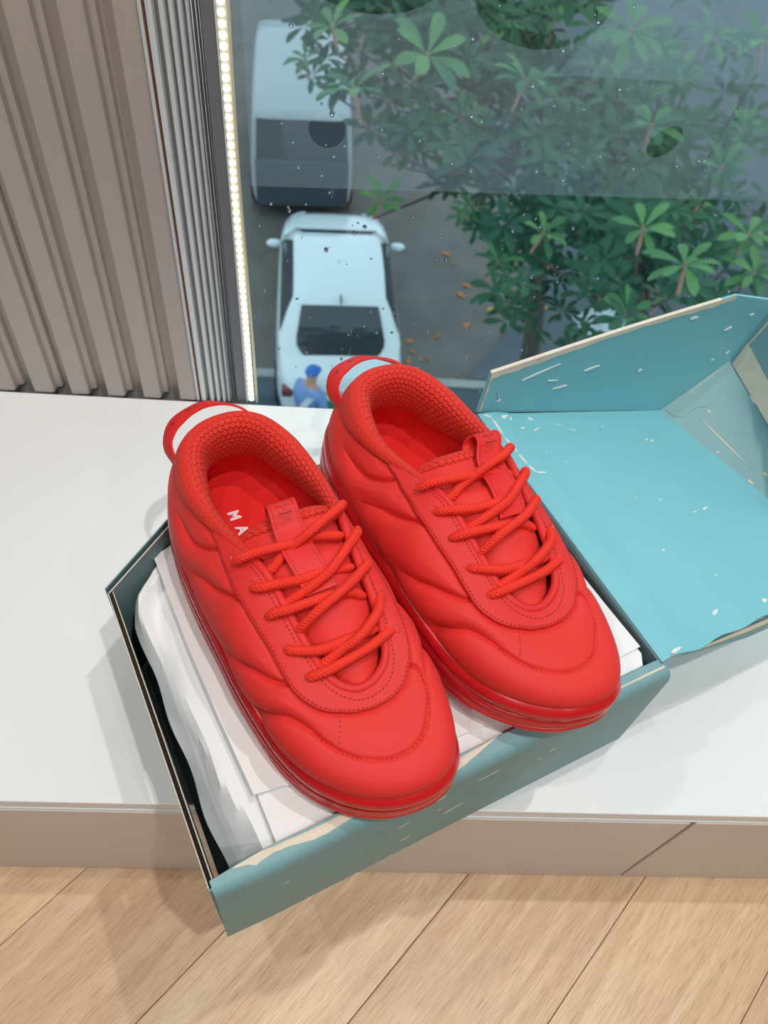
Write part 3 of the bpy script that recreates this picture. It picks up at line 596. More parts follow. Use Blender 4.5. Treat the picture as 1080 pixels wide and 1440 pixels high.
# lid, folded back over the hinge
C_, D_, F_, G_ = (np.array(v) for v in ((.3225, .0045, .1205), (.3250, .2600, .1215), (.537, .240, .064), (.5453, .004, .0926)))
def lidp(s, t):
    b = (C_*(1-s)+G_*s)*(1-t)+(D_*(1-s)+F_*s)*t
    return b+np.array([0, 0, .0022*math.sin(math.pi*min(1, s*6))*(1 if s < 1/6 else 0)])
LP = np.array([[lidp(s, t) for t in np.linspace(0, 1, 14)] for s in np.linspace(0, 1, 26)])
for i in range(26):
    s = i/25
    LP[i, 0] += np.array([0, .0012*math.sin(s*30)-.0008*math.sin(s*11), -.001*abs(math.sin(s*9))])
lid = MB(); lid.grid(LP); lid.grid(LP-np.array([0, 0, .0026]), flip=True)
for sl in (LP[0], LP[-1], LP[:, 0], LP[:, -1]): lid.grid(np.stack([sl, sl-np.array([0, 0, .0026])], 1))
lid = smooth_by_angle(lid.build('lid_panel', M_teal_in, box), 40)
sc = MB(); LN = np.cross(G_-C_, D_-C_); LN = LN/np.linalg.norm(LN)
line = [(.021, .992), (.046, .975), (.038, .883), (.042, .799), (.046, .745), (.059, .707), (.10, .703)]
for a, b in zip(line[:-1], line[1:]): scuff(sc, lidp(*a), lidp(*b)*1.04-lidp(*a)*.04, .0022, LN, .0005)
for s, t, L, wd, a in [(.109, .975, .008, .004, .2), (.134, .967, .005, .002, 1.2), (.234, .967, .006, .003, -.7), (.159, .921, .006, .002, 0), (.222, .912, .010, .0012, .3), (.351, .933, .009, .0006, -.6), (.397, .90, .008, .0006, -.6), (.732, .82, .005, .0015, .2), (.753, .808, .005, .002, .1), (.502, .515, .003, .0015, 0), (.661, .439, .008, .002, .2), (.60, .435, .007, .001, 0), (.322, .322, .003, .002, 0), (.435, .184, .0022, .0018, 0), (.312, .073, .0085, .003, .3), (.527, .05, .006, .004, 0), (.402, .548, .007, .0006, 1.2), (.067, .012, .012, .003, .1), (.23, .745, .004, .0007, 0), (.569, .908, .004, .0008, 0), (.30, .62, .003, .0006, .3), (.18, .80, .003, .0006, 0)]:
    p = lidp(s, t); dx = (G_-C_)/np.linalg.norm(G_-C_); dy = (D_-C_)/np.linalg.norm(D_-C_); d = (dx*math.cos(a)+dy*math.sin(a))*L/2
    scuff(sc, p-d, p+d, wd, LN, .0005)
tag(sc.build('scuff_marks', material('white_scuff', lin((214, 226, 226)), .8), lid), kind='stuff')
# front strip of the lid, torn, hanging below its front edge
st_ = np.array([C_*(1-s)+G_*s for s in np.linspace(.06, 1, 30)])
dn = np.array([-.002, -.0040, -.0125]); wv = np.array([min(1, (s-.06)/.35) for s in np.linspace(.06, 1, 30)])[:, None]
lo = st_+dn*wv-np.array([0, 0, .003])
m_ = MB(); m_.grid(np.stack([st_-np.array([0, 0, .003]), lo], 1)); m_.grid(np.stack([st_-np.array([0, -.0012, .003]), lo+np.array([0, .0012, 0])], 1), flip=True); ff = m_.build('lid_front_flap', M_teal, box)
k0 = st_+dn*wv*.05-np.array([0, .0004, .003]); k1 = st_+dn*wv*.42-np.array([0, .0006, .003])
MB().grid(np.stack([k0, k1], 1)[3:20]).build('torn_edge', M_cream, ff)
# back flap leaning at the glass
n_b = np.array([.1031, .9947, 0.])
bf = [(.326, .2622, .1215), (.3275, .2612, .145), (.330, .2610, .166), (.372, .2568, .1725), (.45, .2490, .184), (.52, .2420, .1925), (.561, .2380, .197), (.603, .2340, .184), (.70, .2245, .152), (.70, .2245, .075), (.596, .2350, .105), (.537, .2405, .0635)]
bk = MB().slab(bf, n_b*.0026).build('lid_back_flap', M_teal_in, box)
def inner_strip(name, top, low, mat, parent, n, lift=.0004):
    A, B_ = np.asarray(top, float)-n*lift, np.asarray(low, float)-n*lift
    m_ = MB(); m_.grid(np.stack([A, B_], 1)); m_.grid(np.stack([A+n*lift*1.6, B_+n*lift*1.6], 1), flip=True); return m_.build(name, mat, parent)
t_ = np.linspace(0, 1, 40); top = spline(bf[2:7], 40); low = top-np.array([[0, 0, 1]])*(.0058+.0012*np.sin(t_*9)+.0006*np.sin(t_*53))[:, None]*np.interp(t_, [0, .03, .9, 1], [1.2, 1, .75, .5])[:, None]
inner_strip('torn_edge', top+np.array([0, 0, .0004]), low, M_cream, bk, n_b)
MB().grid(np.stack([top+np.array([0, 0, .0004])-n_b*.0004, top+np.array([0, 0, .0005])+n_b*.0028], 1)[:-4]).build('torn_edge', M_cream, bk)
sd = np.array([bf[0], bf[1], bf[2]]); sd = spline(sd, 16); inner_strip('torn_edge', sd+np.array([.0012, 0, 0]), sd+np.array([[.0030+.0006*math.sin(i), 0, 0] for i in range(16)]), M_cream, bk, n_b)
sc = MB()
for a, b, wd in [((.362, .258, .150), (.397, .255, .160), .0014), ((.424, .252, .1445), (.439, .250, .148), .0022), ((.397, .255, .130), (.409, .253, .1325), .0008), ((.403, .254, .1295), (.411, .253, .1315), .0008), ((.485, .245, .129), (.489, .245, .131), .003), ((.519, .242, .181), (.527, .241, .182), .003), ((.566, .237, .158), (.572, .236, .162), .0012), ((.567, .237, .1575), (.573, .236, .1605), .0008), ((.588, .235, .170), (.592, .234, .172), .002), ((.584, .235, .126), (.587, .235, .129), .0012), ((.570, .237, .121), (.572, .236, .123), .001), ((.340, .260, .145), (.344, .260, .131), .0006), ((.342, .26, .1305), (.346, .26, .1315), .002), ((.388, .255, .143), (.399, .254, .141), .0008)]:
    scuff(sc, np.array(a)-n_b*.0006, np.array(b)-n_b*.0006, wd, -n_b, .0005)
tag(sc.build('scuff_marks', MATS['white_scuff'], bk), kind='stuff')
# far flap and the outer flap behind it
T_, Q_ = np.array((.596, .235, .113)), np.array((.5595, .1474, .120))
def farp(s, t): return (F_*(1-s)+T_*s)*(1-t)+(G_*(1-s)+Q_*s)*t
E_ = 1.9
fp = [farp(0, 0), farp(1, 0), farp(1, E_*.5), Q_+(Q_-T_)*.9, G_]
fq = MB(); gg = np.array([[(F_*(1-s)+T_*s)*(1-b_)+(G_*(1-s)+Q_*s)*b_ for b_ in np.linspace(0, 1, 24)] for s in np.linspace(0, 1, 12)])
n_f = np.cross(T_-F_, G_-F_); n_f = n_f/np.linalg.norm(n_f); n_f = n_f if n_f[2] > 0 else -n_f
fq.grid(gg); fq.grid(gg-n_f*.0024, flip=True)
for sl in (gg[0], gg[-1], gg[:, 0], gg[:, -1]): fq.grid(np.stack([sl, sl-n_f*.0024], 1))
M_farb = material('lit_teal_board', lin((146, 182, 186)), .6, noise=(10, .04))  # lid board paled: the light on the far flap is put into its colour
far = smooth_by_angle(fq.build('lid_far_flap', M_farb, box), 40)
sc = MB(); scuff(sc, farp(.255, .146), farp(.172, .498), .0012, n_f, .0005)
for s, t, L in ((.389, .176, .004), (.02, .48, .008), (.247, .577, .006), (.054, .314, .003)): scuff(sc, farp(s, t), farp(s, t)+(G_-F_)/np.linalg.norm(G_-F_)*L, .0022, n_f, .0005)
a, b = farp(.22, .03), farp(.94, .02); scuff(sc, a, b, .003, n_f, .0006)
tag(sc.build('scuff_marks', M_cream, far), kind='stuff')
m_ = MB(); a, b = farp(.10, .03), farp(.80, .28)
tb = np.array([[farp(s, t0+(t1-t0)*k/5)+n_f*.0006 for k in range(6)] for s, t0, t1 in [(.05, .015, .06), (.10, .02, .09), (.22, .02, .105), (.34, .02, .12), (.40, .02, .15), (.46, .02, .165), (.6, .02, .18), (.8, .02, .195), (.95, .02, .20)]])
m_.grid(tb); m_.grid(tb-n_f*.0005, flip=True); m_.grid(np.stack([tb[:, -1], tb[:, -1]-n_f*.0006], 1)); smooth_by_angle(m_.build('tuck_tab', M_farb, far), 40)
oT, oP = np.array((.5985, .2345, .1125)), np.array((.612, .2335, .171))
dq = (Q_-T_)/np.linalg.norm(Q_-T_)
oa = [oT, oP, oP+dq*.24+np.array([.02, 0, 0]), oT+dq*.24]
n_o = np.cross(oP-oT, dq); n_o = n_o/np.linalg.norm(n_o); n_o = n_o if n_o[0] < 0 else -n_o
ou = MB().slab(oa, -n_o*.0026).build('lid_outer_flap', M_teal, box)
tt = np.linspace(0, 1, 16); lo_ = np.array([oT+dq*.004+dq*t*.2 for t in tt]); hi_ = np.array([oT+dq*.004+dq*t*.2+(oP-oT)*(.42-.10*math.sin(t*2.2)) for t in tt])
inner_strip('torn_edge', hi_, lo_, M_cream, ou, -n_o)
ln = np.array([oT+dq*.004+(oP-oT)*(.40+.55*t)+dq*(.001+.004*t) for t in np.linspace(0, 1, 8)]); inner_strip('torn_edge', ln, ln+dq*.0022, M_cream, ou, -n_o)

# ------------------------------------------------------------------ tissue paper
M_tis = material('white_tissue', lin((236, 237, 238)), .8, noise=(20, .015), bump=(120, .10, .0006))
def loc_obj(o, x, y, z, rz=0): pass
def boxed(o):
    o.location = BO; o.rotation_euler = (0, 0, BR); return o
def tissue_z(y): return .1175-.065*np.clip(y, 0, .3)
rs = np.random.RandomState(3)
ny, nx = 70, 46; G2 = np.zeros((ny, nx, 3))
ctrl = [(.010, .010, .068), (.05, .008, .072), (.12, .007, .076), (.17, .006, .078), (.20, .006, .083), (.215, .010, .088), (.235, .032, .094), (.250, .060, .094)]
cy = np.array(ctrl)
rid = [(.045, .006, .35, 0), (.10, -.004, .5, .015), (.15, .005, .4, .01), (.19, .007, .6, .01), (.215, .006, .8, .004)]
for i, y in enumerate(np.linspace(.011, .250, ny)):
    xl = np.interp(y, cy[:, 0], cy[:, 1]); zl = np.interp(y, cy[:, 0], cy[:, 2]); zt = tissue_z(y)-.0085
    for j in range(nx):
        u = j/(nx-1); x = xl+(.3165-xl)*u**1.9
        d = x-xl
        d1 = .007+.0025*math.sin(y*17+.4); d2 = .017+.004*math.sin(y*23+2)+.002*math.sin(y*61); d3 = .027+.003*math.sin(y*31)
        z = np.interp(d, [0, d1, d2, d3, .05], [zl, zl+.014+.003*math.sin(y*29), zt-.004+.0025*math.sin(y*19+1), zt-.0015, zt])
        wgt = math.exp(-(d/.022)**2)
        z += wgt*(.0011*abs(math.sin(y*47+d*210))-.0009*abs(math.sin(y*33-d*160+1)))
        if x > .30: z -= .006*((x-.30)/.0165)**2
        G2[i, j] = (x+wgt*.0012*math.sin(y*90), y, min(z, zt+.004))
tp = MB(); tp.grid(G2); tp.grid(G2-np.array([0, 0, .0006]), flip=True)
o = boxed(tp.build('tissue_paper', M_tis, None)); smooth_by_angle(o, 20)
tag(o, 'crumpled white tissue paper lining the shoe box, loose along its left wall', 'paper')
def sheet(poly, lift, label, n=28, droop=None):
    """flat sheet cut to a polygon, laid over the tissue"""
    P = np.array(poly); m_ = MB(); top = []
    k = len(P)
    ring = []
    for i in range(k):
        a, b = P[i], P[(i+1) % k]; q = max(2, int(np.linalg.norm(b-a)/.008))
        ring += [a+(b-a)*t/q for t in range(q)]
    ring = np.array(ring); c = ring.mean(0)
    Z = lambda p: tissue_z(p[1])-.0006-lift+.0006*math.sin(p[1]*61+p[0]*23)*0.5
    rows = []
    for s in np.linspace(.04, 1, 9):
        rows.append([(c[0]+(p[0]-c[0])*s, c[1]+(p[1]-c[1])*s, Z(c+(p-c)*s)+(.0018 if s > .99 and droop and p[0] < .06 else 0)) for p in ring])
    rows = np.array(rows); m_.grid(rows, cv=True); m_.grid(rows-np.array([0, 0, .0004]), cv=True, flip=True)
    o = boxed(m_.build('tissue_sheet', M_tis, None)); smooth_by_angle(o, 40)
    tag(o, label, 'paper')
sheet([(.034, .240), (.046, .2435), (.062, .2515), (.3185, .252), (.3190, .022), (.20, .018), (.125, .022), (.054, .0375), (.0372, .040), (.0345, .104), (.0332, .155)], .0, 'flat white tissue sheet directly under both red sneakers', droop=True)
sheet([(.0395, .060), (.0392, .0095), (.312, .0095), (.3175, .018), (.3175, .060)], .0022, 'lower white tissue sheet showing along the front wall of the shoe box')

OUT = np.array([(.100,.287),(.078,.283),(.060,.266),(.049,.235),(.0445,.20),(.0445,.165),(.0465,.13),(.048,.10),(.0515,.07),(.057,.043),
    (.067,.020),(.083,.001),(.103,-.011),(.125,-.0145),(.142,-.010),(.153,.002),(.159,.02),(.162,.045),(.162,.075),(.159,.105),
    (.156,.14),(.153,.175),(.151,.21),(.148,.24),(.139,.268),(.121,.283)])
OPEN = np.array([(.105,.272,.188),(.088,.268,.188),(.074,.256,.187),(.066,.230,.185),(.067,.200,.186),(.075,.165,.194),(.084,.135,.200),
    (.0875,.108,.194),(.090,.085,.188),(.093,.070,.183),(.097,.060,.180),(.103,.054,.178),(.109,.0515,.177),(.117,.052,.177),(.124,.055,.178),
    (.130,.060,.180),(.134,.068,.183),(.137,.082,.188),(.139,.100,.193),(.140,.122,.198),(.142,.145,.201),(.146,.172,.198),(.147,.205,.190),
    (.143,.235,.187),(.134,.258,.187),(.121,.269,.188)])
SOLE_H = np.array([.050,.050,.048,.045,.043,.041,.039,.037,.035,.033,.032,.031,.031,.031,.031,.031,.032,.033,.035,.037,.039,.041,.043,.045,.048,.050])
#            heel .............. side ................. toe ................. side .............
BULGE = np.array([.003,.003,.003,.004,.005,.007,.008,.009,.009,.008,.006,.004,.003,.003,.003,.004,.006,.008,.009,.009,.008,.007,.005,.004,.003,.003])
RISE = np.array([.45,.45,.45,.5,.52,.55,.58,.6,.62,.66,.70,.74,.76,.78,.76,.74,.70,.66,.62,.6,.58,.55,.52,.5,.45,.45])
REACH = np.array([.5,.5,.5,.5,.5,.55,.6,.6,.6,.6,.6,.6,.6,.6,.6,.6,.6,.6,.6,.6,.6,.55,.5,.5,.5,.5])
DROP = np.array([.012,.012,.012,.012,.012,.008,.004,.003,.003,.004,.006,.008,.009,.009,.009,.008,.006,.004,.003,.003,.004,.008,.012,.012,.012,.012])
NCP = 26
def crom(A, u):
    """closed Catmull-Rom through the rows of A, u in control-point units"""
    A = np.asarray(A, float)
    if A.ndim == 1: A = A[:, None]; flat = True
    else: flat = False
    u = np.asarray(u, float); i = np.floor(u).astype(int); t = (u-i)[..., None]; n = len(A)
    a, b, c, d = A[(i-1) % n], A[i % n], A[(i+1) % n], A[(i+2) % n]
    r = .5*((2*b) + (c-a)*t + (2*a-5*b+4*c-d)*t*t + (3*b-a-3*c+d)*t**3)
    return r[..., 0] if flat else r
def out_normal(u):
    e = 1e-3
    d = crom(OUT, np.asarray(u)+e) - crom(OUT, np.asarray(u)-e)
    n = np.stack([-d[..., 1], d[..., 0]], -1)*-1
    n = n/np.linalg.norm(n, axis=-1, keepdims=True)
    return n
def toe_spring(y):
    return .011*np.clip((.055-y)/.068, 0, 1)**2
def sole_bottom(y):
    return tissue_z(y) + toe_spring(y) + .0005
def sole_top(u):
    o = crom(OUT, u)
    return sole_bottom(o[..., 1]) - toe_spring(o[..., 1])*.4 + crom(SOLE_H, u)
def base(u, v):
    """upper of the shoe: u runs round the shoe from the heel, v from sole (0) to opening edge (1)"""
    u = np.asarray(u, float); v = np.asarray(v, float)
    o = crom(OUT, u); n = out_normal(u)
    P0 = np.concatenate([o - n*.0045, (sole_top(u)-.003)[..., None]], -1)
    P1 = crom(OPEN, u)
    h = P1[..., 2]-P0[..., 2]; z = np.zeros_like(h)
    n3 = np.concatenate([n, z[..., None]], -1)
    c1 = P0 + n3*crom(BULGE, u)[..., None]; c1[..., 2] += h*crom(RISE, u)
    c2 = P1 + (P0-P1)*np.array([1, 1, 0.])*crom(REACH, u)[..., None]; c2[..., 2] -= crom(DROP, u)
    v = v[..., None]
    return (1-v)**3*P0 + 3*(1-v)**2*v*c1 + 3*(1-v)*v*v*c2 + v**3*P1
def base_n(u, v):
    e = 2e-3
    a = base(np.asarray(u)+e, v)-base(np.asarray(u)-e, v)
    b = base(u, np.clip(np.asarray(v)+e, 0, 1))-base(u, np.clip(np.asarray(v)-e, 0, 1))
    n = np.cross(a, b); n /= np.linalg.norm(n, axis=-1, keepdims=True)+1e-12
    return n

# ------------------------------------------------------------------ sneakers
RED = (.73, .033, .028)
def upper_material():
    mt = material('matte_red_fabric', RED, .62, spec=.3, sheen=.12); nt = mt.node_tree; b = nt.nodes['Principled BSDF']
    b.inputs['Sheen Roughness'].default_value = .4; b.inputs['Sheen Tint'].default_value = (1, .35, .3, 1)
    tc = nt.nodes.new('ShaderNodeTexCoord'); n = nt.nodes.new('ShaderNodeTexNoise'); n.inputs['Scale'].default_value = 1500; n.inputs['Detail'].default_value = 2
    nt.links.new(tc.outputs['Object'], n.inputs['Vector']); bp = nt.nodes.new('ShaderNodeBump'); bp.inputs['Strength'].default_value = .16; bp.inputs['Distance'].default_value = .0003
    nt.links.new(n.outputs['Fac'], bp.inputs['Height']); nt.links.new(bp.outputs[0], b.inputs['Normal'])
    return mt
M_up = upper_material()
M_stay = material('smooth_red_overlay', (.71, .029, .025), .6, spec=.32, bump=(1400, .08, .0002))
M_sole = material('glossy_red_rubber', (.60, .012, .016), .27, spec=.6)
M_rand = material('satin_red_rubber', (.64, .016, .018), .42, spec=.5)
M_band = material('red_rubber_band', (.70, .022, .020), .55, spec=.3)
M_deb = material('relief_shade_red', (.54, .014, .012), .6)  # loop letters share the band's red; relief shade put into this darker colour
M_lace = material('red_lace', (.80, .034, .018), .7, spec=.3)
M_insole = material('red_insole', (.72, .010, .008), .85, bump=(900, .15, .0003))
M_thread = material('dark_red_thread', (.20, .006, .006), .8)
M_gap = material('dark_red_shadow_lining', (.35, .006, .006), .9)
M_letter = material('pale_pink_print', lin((248, 222, 226)), .6)
M_eye = material('eyelet_edge', lin((190, 70, 62)), .3, metal=.3)
def scale_material():
    """padded collar cloth with a fish scale relief"""
    mt = material('scaled_red_cloth', (.74, .032, .018), .68, spec=.25, sheen=.05); nt = mt.node_tree; b = nt.nodes['Principled BSDF']
    uv = nt.nodes.new('ShaderNodeUVMap'); sp = nt.nodes.new('ShaderNodeSeparateXYZ'); nt.links.new(uv.outputs[0], sp.inputs[0])
    def M(op, a, b_=None, c=None):
        x = nt.nodes.new('ShaderNodeMath'); x.operation = op
        for i, q in enumerate((a, b_, c)):
            if q is None: continue
            if isinstance(q, (int, float)): x.inputs[i].default_value = q
            else: nt.links.new(q, x.inputs[i])
        return x.outputs[0]
    U, V = sp.outputs['X'], sp.outputs['Y']
    def layer(off):
        vy = M('ADD', V, off); iy = M('FLOOR', vy); fy = M('SUBTRACT', vy, iy)
        fx = M('FRACT', M('ADD', U, M('MULTIPLY', iy, .5))); dx = M('ABSOLUTE', M('SUBTRACT', fx, .5))
        return fy, dx
    fy, dx = layer(0.0)
    # a scale: rounded lower edge; relief falls at the arc
    arc = M('MULTIPLY', M('POWER', M('MULTIPLY', dx, 2.0), 2.0), .55)
    d = M('SUBTRACT', fy, arc)            # >0 above the arc of this row
    w_ = M('FRACT', d)
    h = M('SMOOTH_MIN', M('MULTIPLY', w_, 4.0), 1.0, .3)
    h2 = M('SUBTRACT', h, M('MULTIPLY', w_, .45))
    n = nt.nodes.new('ShaderNodeTexNoise'); n.inputs['Scale'].default_value = 900; tc = nt.nodes.new('ShaderNodeTexCoord'); nt.links.new(tc.outputs['Object'], n.inputs['Vector'])
    hh = M('ADD', h2, M('MULTIPLY', n.outputs['Fac'], .35))
    bp = nt.nodes.new('ShaderNodeBump'); bp.inputs['Strength'].default_value = 1.0; bp.inputs['Distance'].default_value = .0010
    nt.links.new(hh, bp.inputs['Height']); nt.links.new(bp.outputs[0], b.inputs['Normal'])
    return mt
M_scale = scale_material()

def poly_dist2(P, curves):
    """nearest distance, depth and width of the seam samples [(pts, depth, width)]"""
    D = np.full(len(P), 9.); A = np.zeros(len(P)); W = np.full(len(P), .002)
    for pts, dp, wd in curves:
        for k in range(len(pts)):
            d = np.linalg.norm(P-pts[k], axis=1)*(.0022/wd[k])**.5; m_ = d < D; D[m_] = d[m_]; A[m_] = dp[k]; W[m_] = wd[k]
    return D/(.0022/W)**.5, A, W
def poly_dist(P, curves):
    """distance and end-fade weight from points P (n,3) to 3D polylines [(pts, weights)]"""
    D = np.full(len(P), 9.); Wt = np.zeros(len(P))
    for pts, wt in curves:
        for k in range(0, len(pts), 1):
            d = np.linalg.norm(P-pts[k], axis=1); m_ = d < D; D[m_] = d[m_]; Wt[m_] = wt[k]
    return D, Wt
def uvcurve(cs, n=90):
    return spline(np.array([(a, b, 0) for a, b in cs]), n)[:, :2]
C1 = [(3.2, .50), (3.7, .53), (4.05, .555), (4.3, .58), (4.65, .689), (4.85, .80)]
C2 = [(4.6, .25), (5.15, .42), (5.5, .479), (5.9, .58), (6.25, .70)]
C3 = [(6.3, .12), (6.8, .244), (7.05, .303), (7.45, .437), (8.05, .597), (8.35, .69)]
C4 = [(7.75, .03), (7.95, .12), (8.25, .261), (8.75, .471), (9.4, .563), (10.05, .563), (10.65, .546), (11.65, .538), (12.45, .538), (13.4, .563), (14.75, .613), (15.7, .612), (16.15, .66), (16.2, .72), (16.05, .79)]
C5 = [(10.55, .84), (10.55, .714), (10.55, .571)]
C4R = [(18.25, .03), (18.05, .12), (17.75, .261), (17.25, .42), (16.6, .55), (16.0, .60)]
mir = lambda c: [(26-a, b) for a, b in c]
SEAM = [(4.35, 1.0), (4.5, .941), (5.25, .773), (5.95, .672), (6.5, .681), (7.05, .697), (7.5, .706), (8.0, .697), (8.55, .689), (8.95, .706), (9.55, .748), (10.6, .832), (11.8, .874), (13.05, .874), (14.5, .849), (15.8, .807), (16.65, .735), (17.3, .70), (18., .695), (18.95, .697), (19.5, .681), (20.05, .672), (20.75, .773), (21.5, .941), (21.65, 1.0)]
SU = np.array(SEAM)
def seam_v(u): return np.interp(u, SU[:, 0], SU[:, 1])
def fade(n, a, b):
    t = np.linspace(0, 1, n); w_ = np.ones(n)
    if a: w_ *= np.clip(t/a, 0, 1)
    if b: w_ *= np.clip((1-t)/b, 0, 1)
    return w_
DEEP = []
def ramp1(n, pts):
    return np.interp(np.linspace(0, 1, n), [a for a, _ in pts], [b for _, b in pts])
PLEAT = ([(0, .0), (.2, .0016), (.5, .0030), (.85, .0030), (1, .0022)], [(0, .0050), (.35, .0036), (.75, .0021), (1, .0015)])
TOEC = ([(0, .0), (.05, .0032), (.22, .0032), (.34, .0015), (.5, .0008), (.85, .0008), (.93, .0014), (1, .0014)], [(0, .0055), (.12, .0040), (.25, .0026), (.36, .0016), (1, .0014)])
for c, (dp, wd) in [(C1, PLEAT), (C2, PLEAT), (C3, PLEAT), (C4, TOEC), (C4R, ([(0, 0), (.3, .0020), (.7, .0018), (1, 0)], PLEAT[1])), (mir(C1), PLEAT), (mir(C2), PLEAT), (mir(C3), PLEAT)]:
    q = uvcurve(c, 170); DEEP.append((base(q[:, 0], q[:, 1]), ramp1(170, dp), ramp1(170, wd)))
us = np.linspace(4.5, 21.5, 240); DEEPS = [(base(us, seam_v(us)), np.full(240, .55))]
def displaced(u, v):
    P = base(u, v); sh = P.shape; N = base_n(u, v); Q = P.reshape(-1, 3)
    D, A, Wd = poly_dist2(Q, DEEP); D2, _ = poly_dist(Q, DEEPS)
    uq = np.broadcast_to(u, sh[:-1]).reshape(-1); fr = 1-.45*np.exp(-((uq-13)/3.0)**4)
    g = -A*np.exp(-(D/Wd)**2)-np.minimum(A*1.3, .0016)*np.exp(-(D/.0008)**2)+.0017*fr*(1-np.exp(-(np.minimum(D, D2)/.0085)**2))
    g = g-.0012*np.exp(-(D2/.0018)**2)
    vv = np.broadcast_to(v, sh[:-1]).reshape(-1); edge = np.clip(vv/.12, 0, 1)*np.clip((1-vv)/.10, 0, 1)
    return (Q+N.reshape(-1, 3)*(g*(.25+.75*edge))[:, None]).reshape(sh)

def dashes(m_, path, off, L=.0017, gap=.0010, r=.00030):
    """thread dashes along a 3D path"""
    seg = np.linalg.norm(np.diff(path, axis=0), axis=1); s = np.concatenate([[0], np.cumsum(seg)]); t = 0
    f = lambda a: np.array([np.interp(a, s, path[:, i]) for i in range(3)])
    while t+L < s[-1]:
        m_.tube([f(t), f(t+L*.5), f(t+L)], [r*.6, r, r*.6], 5); t += L+gap

def braid(path, r, n_th=48, pitch=.0023):
    """lace with plaited strands: chevrons in eight columns round it"""
    P = np.asarray(path); L = np.linalg.norm(np.diff(P, axis=0), axis=1).sum(); n_s = max(20, int(L/.00042)); P = spline(P, n_s)
    T = np.gradient(P, axis=0); T /= np.linalg.norm(T, axis=1, keepdims=True); a = np.cross(T[0], [0, 0, 1.]); a /= np.linalg.norm(a); rings = []
    s = np.concatenate([[0], np.cumsum(np.linalg.norm(np.diff(P, axis=0), axis=1))]); th = (np.arange(n_th)+.5)/n_th*2*math.pi
    sec = th/(2*math.pi)*8; k_ = np.floor(sec).astype(int); t_ = sec-k_; t_ = np.where(k_ % 2 == 0, t_, 1-t_)
    for i in range(n_s):
        a = a-(a @ T[i])*T[i]; a /= np.linalg.norm(a); b = np.cross(T[i], a)
        ph = s[i]/pitch+t_*.85; h = np.abs(np.sin(math.pi*ph))**.6*(1-.35*np.abs(2*(sec-k_)-1)**5)
        end = min(1, .66+.34*min(s[i], L-s[i])/.0035)
        rings.append(P[i]+(r*end*(.80+.25*h))[:, None]*(np.cos(th)[:, None]*a+np.sin(th)[:, None]*b))
    m_ = MB(); m_.grid(rings, cv=True); m_.f.append(tuple(range(n_th))); m_.f.append(tuple((n_s-1)*n_th+i for i in reversed(range(n_th))))
    return m_
LACES = {
'X1': [(.0702, .1466, .2015), (.0768, .1443, .2061), (.0869, .1435, .208), (.1044, .1406, .2086), (.1189, .1408, .2076), (.1379, .138, .2022)],
'X2': [(.0734, .1271, .1985), (.0796, .1233, .2024), (.09, .1201, .2036), (.1007, .1188, .2033), (.1165, .1181, .2022), (.1357, .1174, .197)],
'X3': [(.0754, .1077, .1938), (.0812, .1054, .1981), (.0892, .1044, .1998), (.1111, .1028, .2003), (.1241, .1018, .198), (.1346, .0984, .192)],
'X4': [(.0779, .0872, .188), (.0828, .083, .1903), (.0958, .0771, .1914), (.1121, .0764, .1911), (.1327, .0775, .1885)],
'X5': [(.0825, .0679, .1818), (.0888, .0661, .1858), (.1007, .0651, .1875), (.1221, .0683, .1885), (.1342, .0711, .1884), (.1425, .0739, .1858)],
'Y1': [(.0854, .134, .1976), (.0914, .1351, .2008), (.0992, .1384, .2043), (.119, .141, .2150), (.1309, .1467, .2135), (.1414, .1527, .2111), (.1482, .1587, .2054)],
'Y2': [(.1486, .139, .2024), (.1439, .1327, .2064), (.1366, .1265, .2075), (.1215, .116, .2075), (.1126, .1125, .2055), (.0971, .1114, .1985), (.0862, .1115, .1926)],
'Y3': [(.1455, .1168, .1978), (.1405, .1119, .2017), (.1255, .1024, .2046), (.105, .0953, .2036), (.0929, .0932, .1955), (.0873, .0937, .1876)],
'Y4': [(.1437, .0954, .1911), (.1396, .0887, .1951), (.1348, .0828, .1960), (.1201, .0744, .1955), (.1069, .072, .1900), (.0942, .0704, .1851), (.0913, .0717, .1800)]}

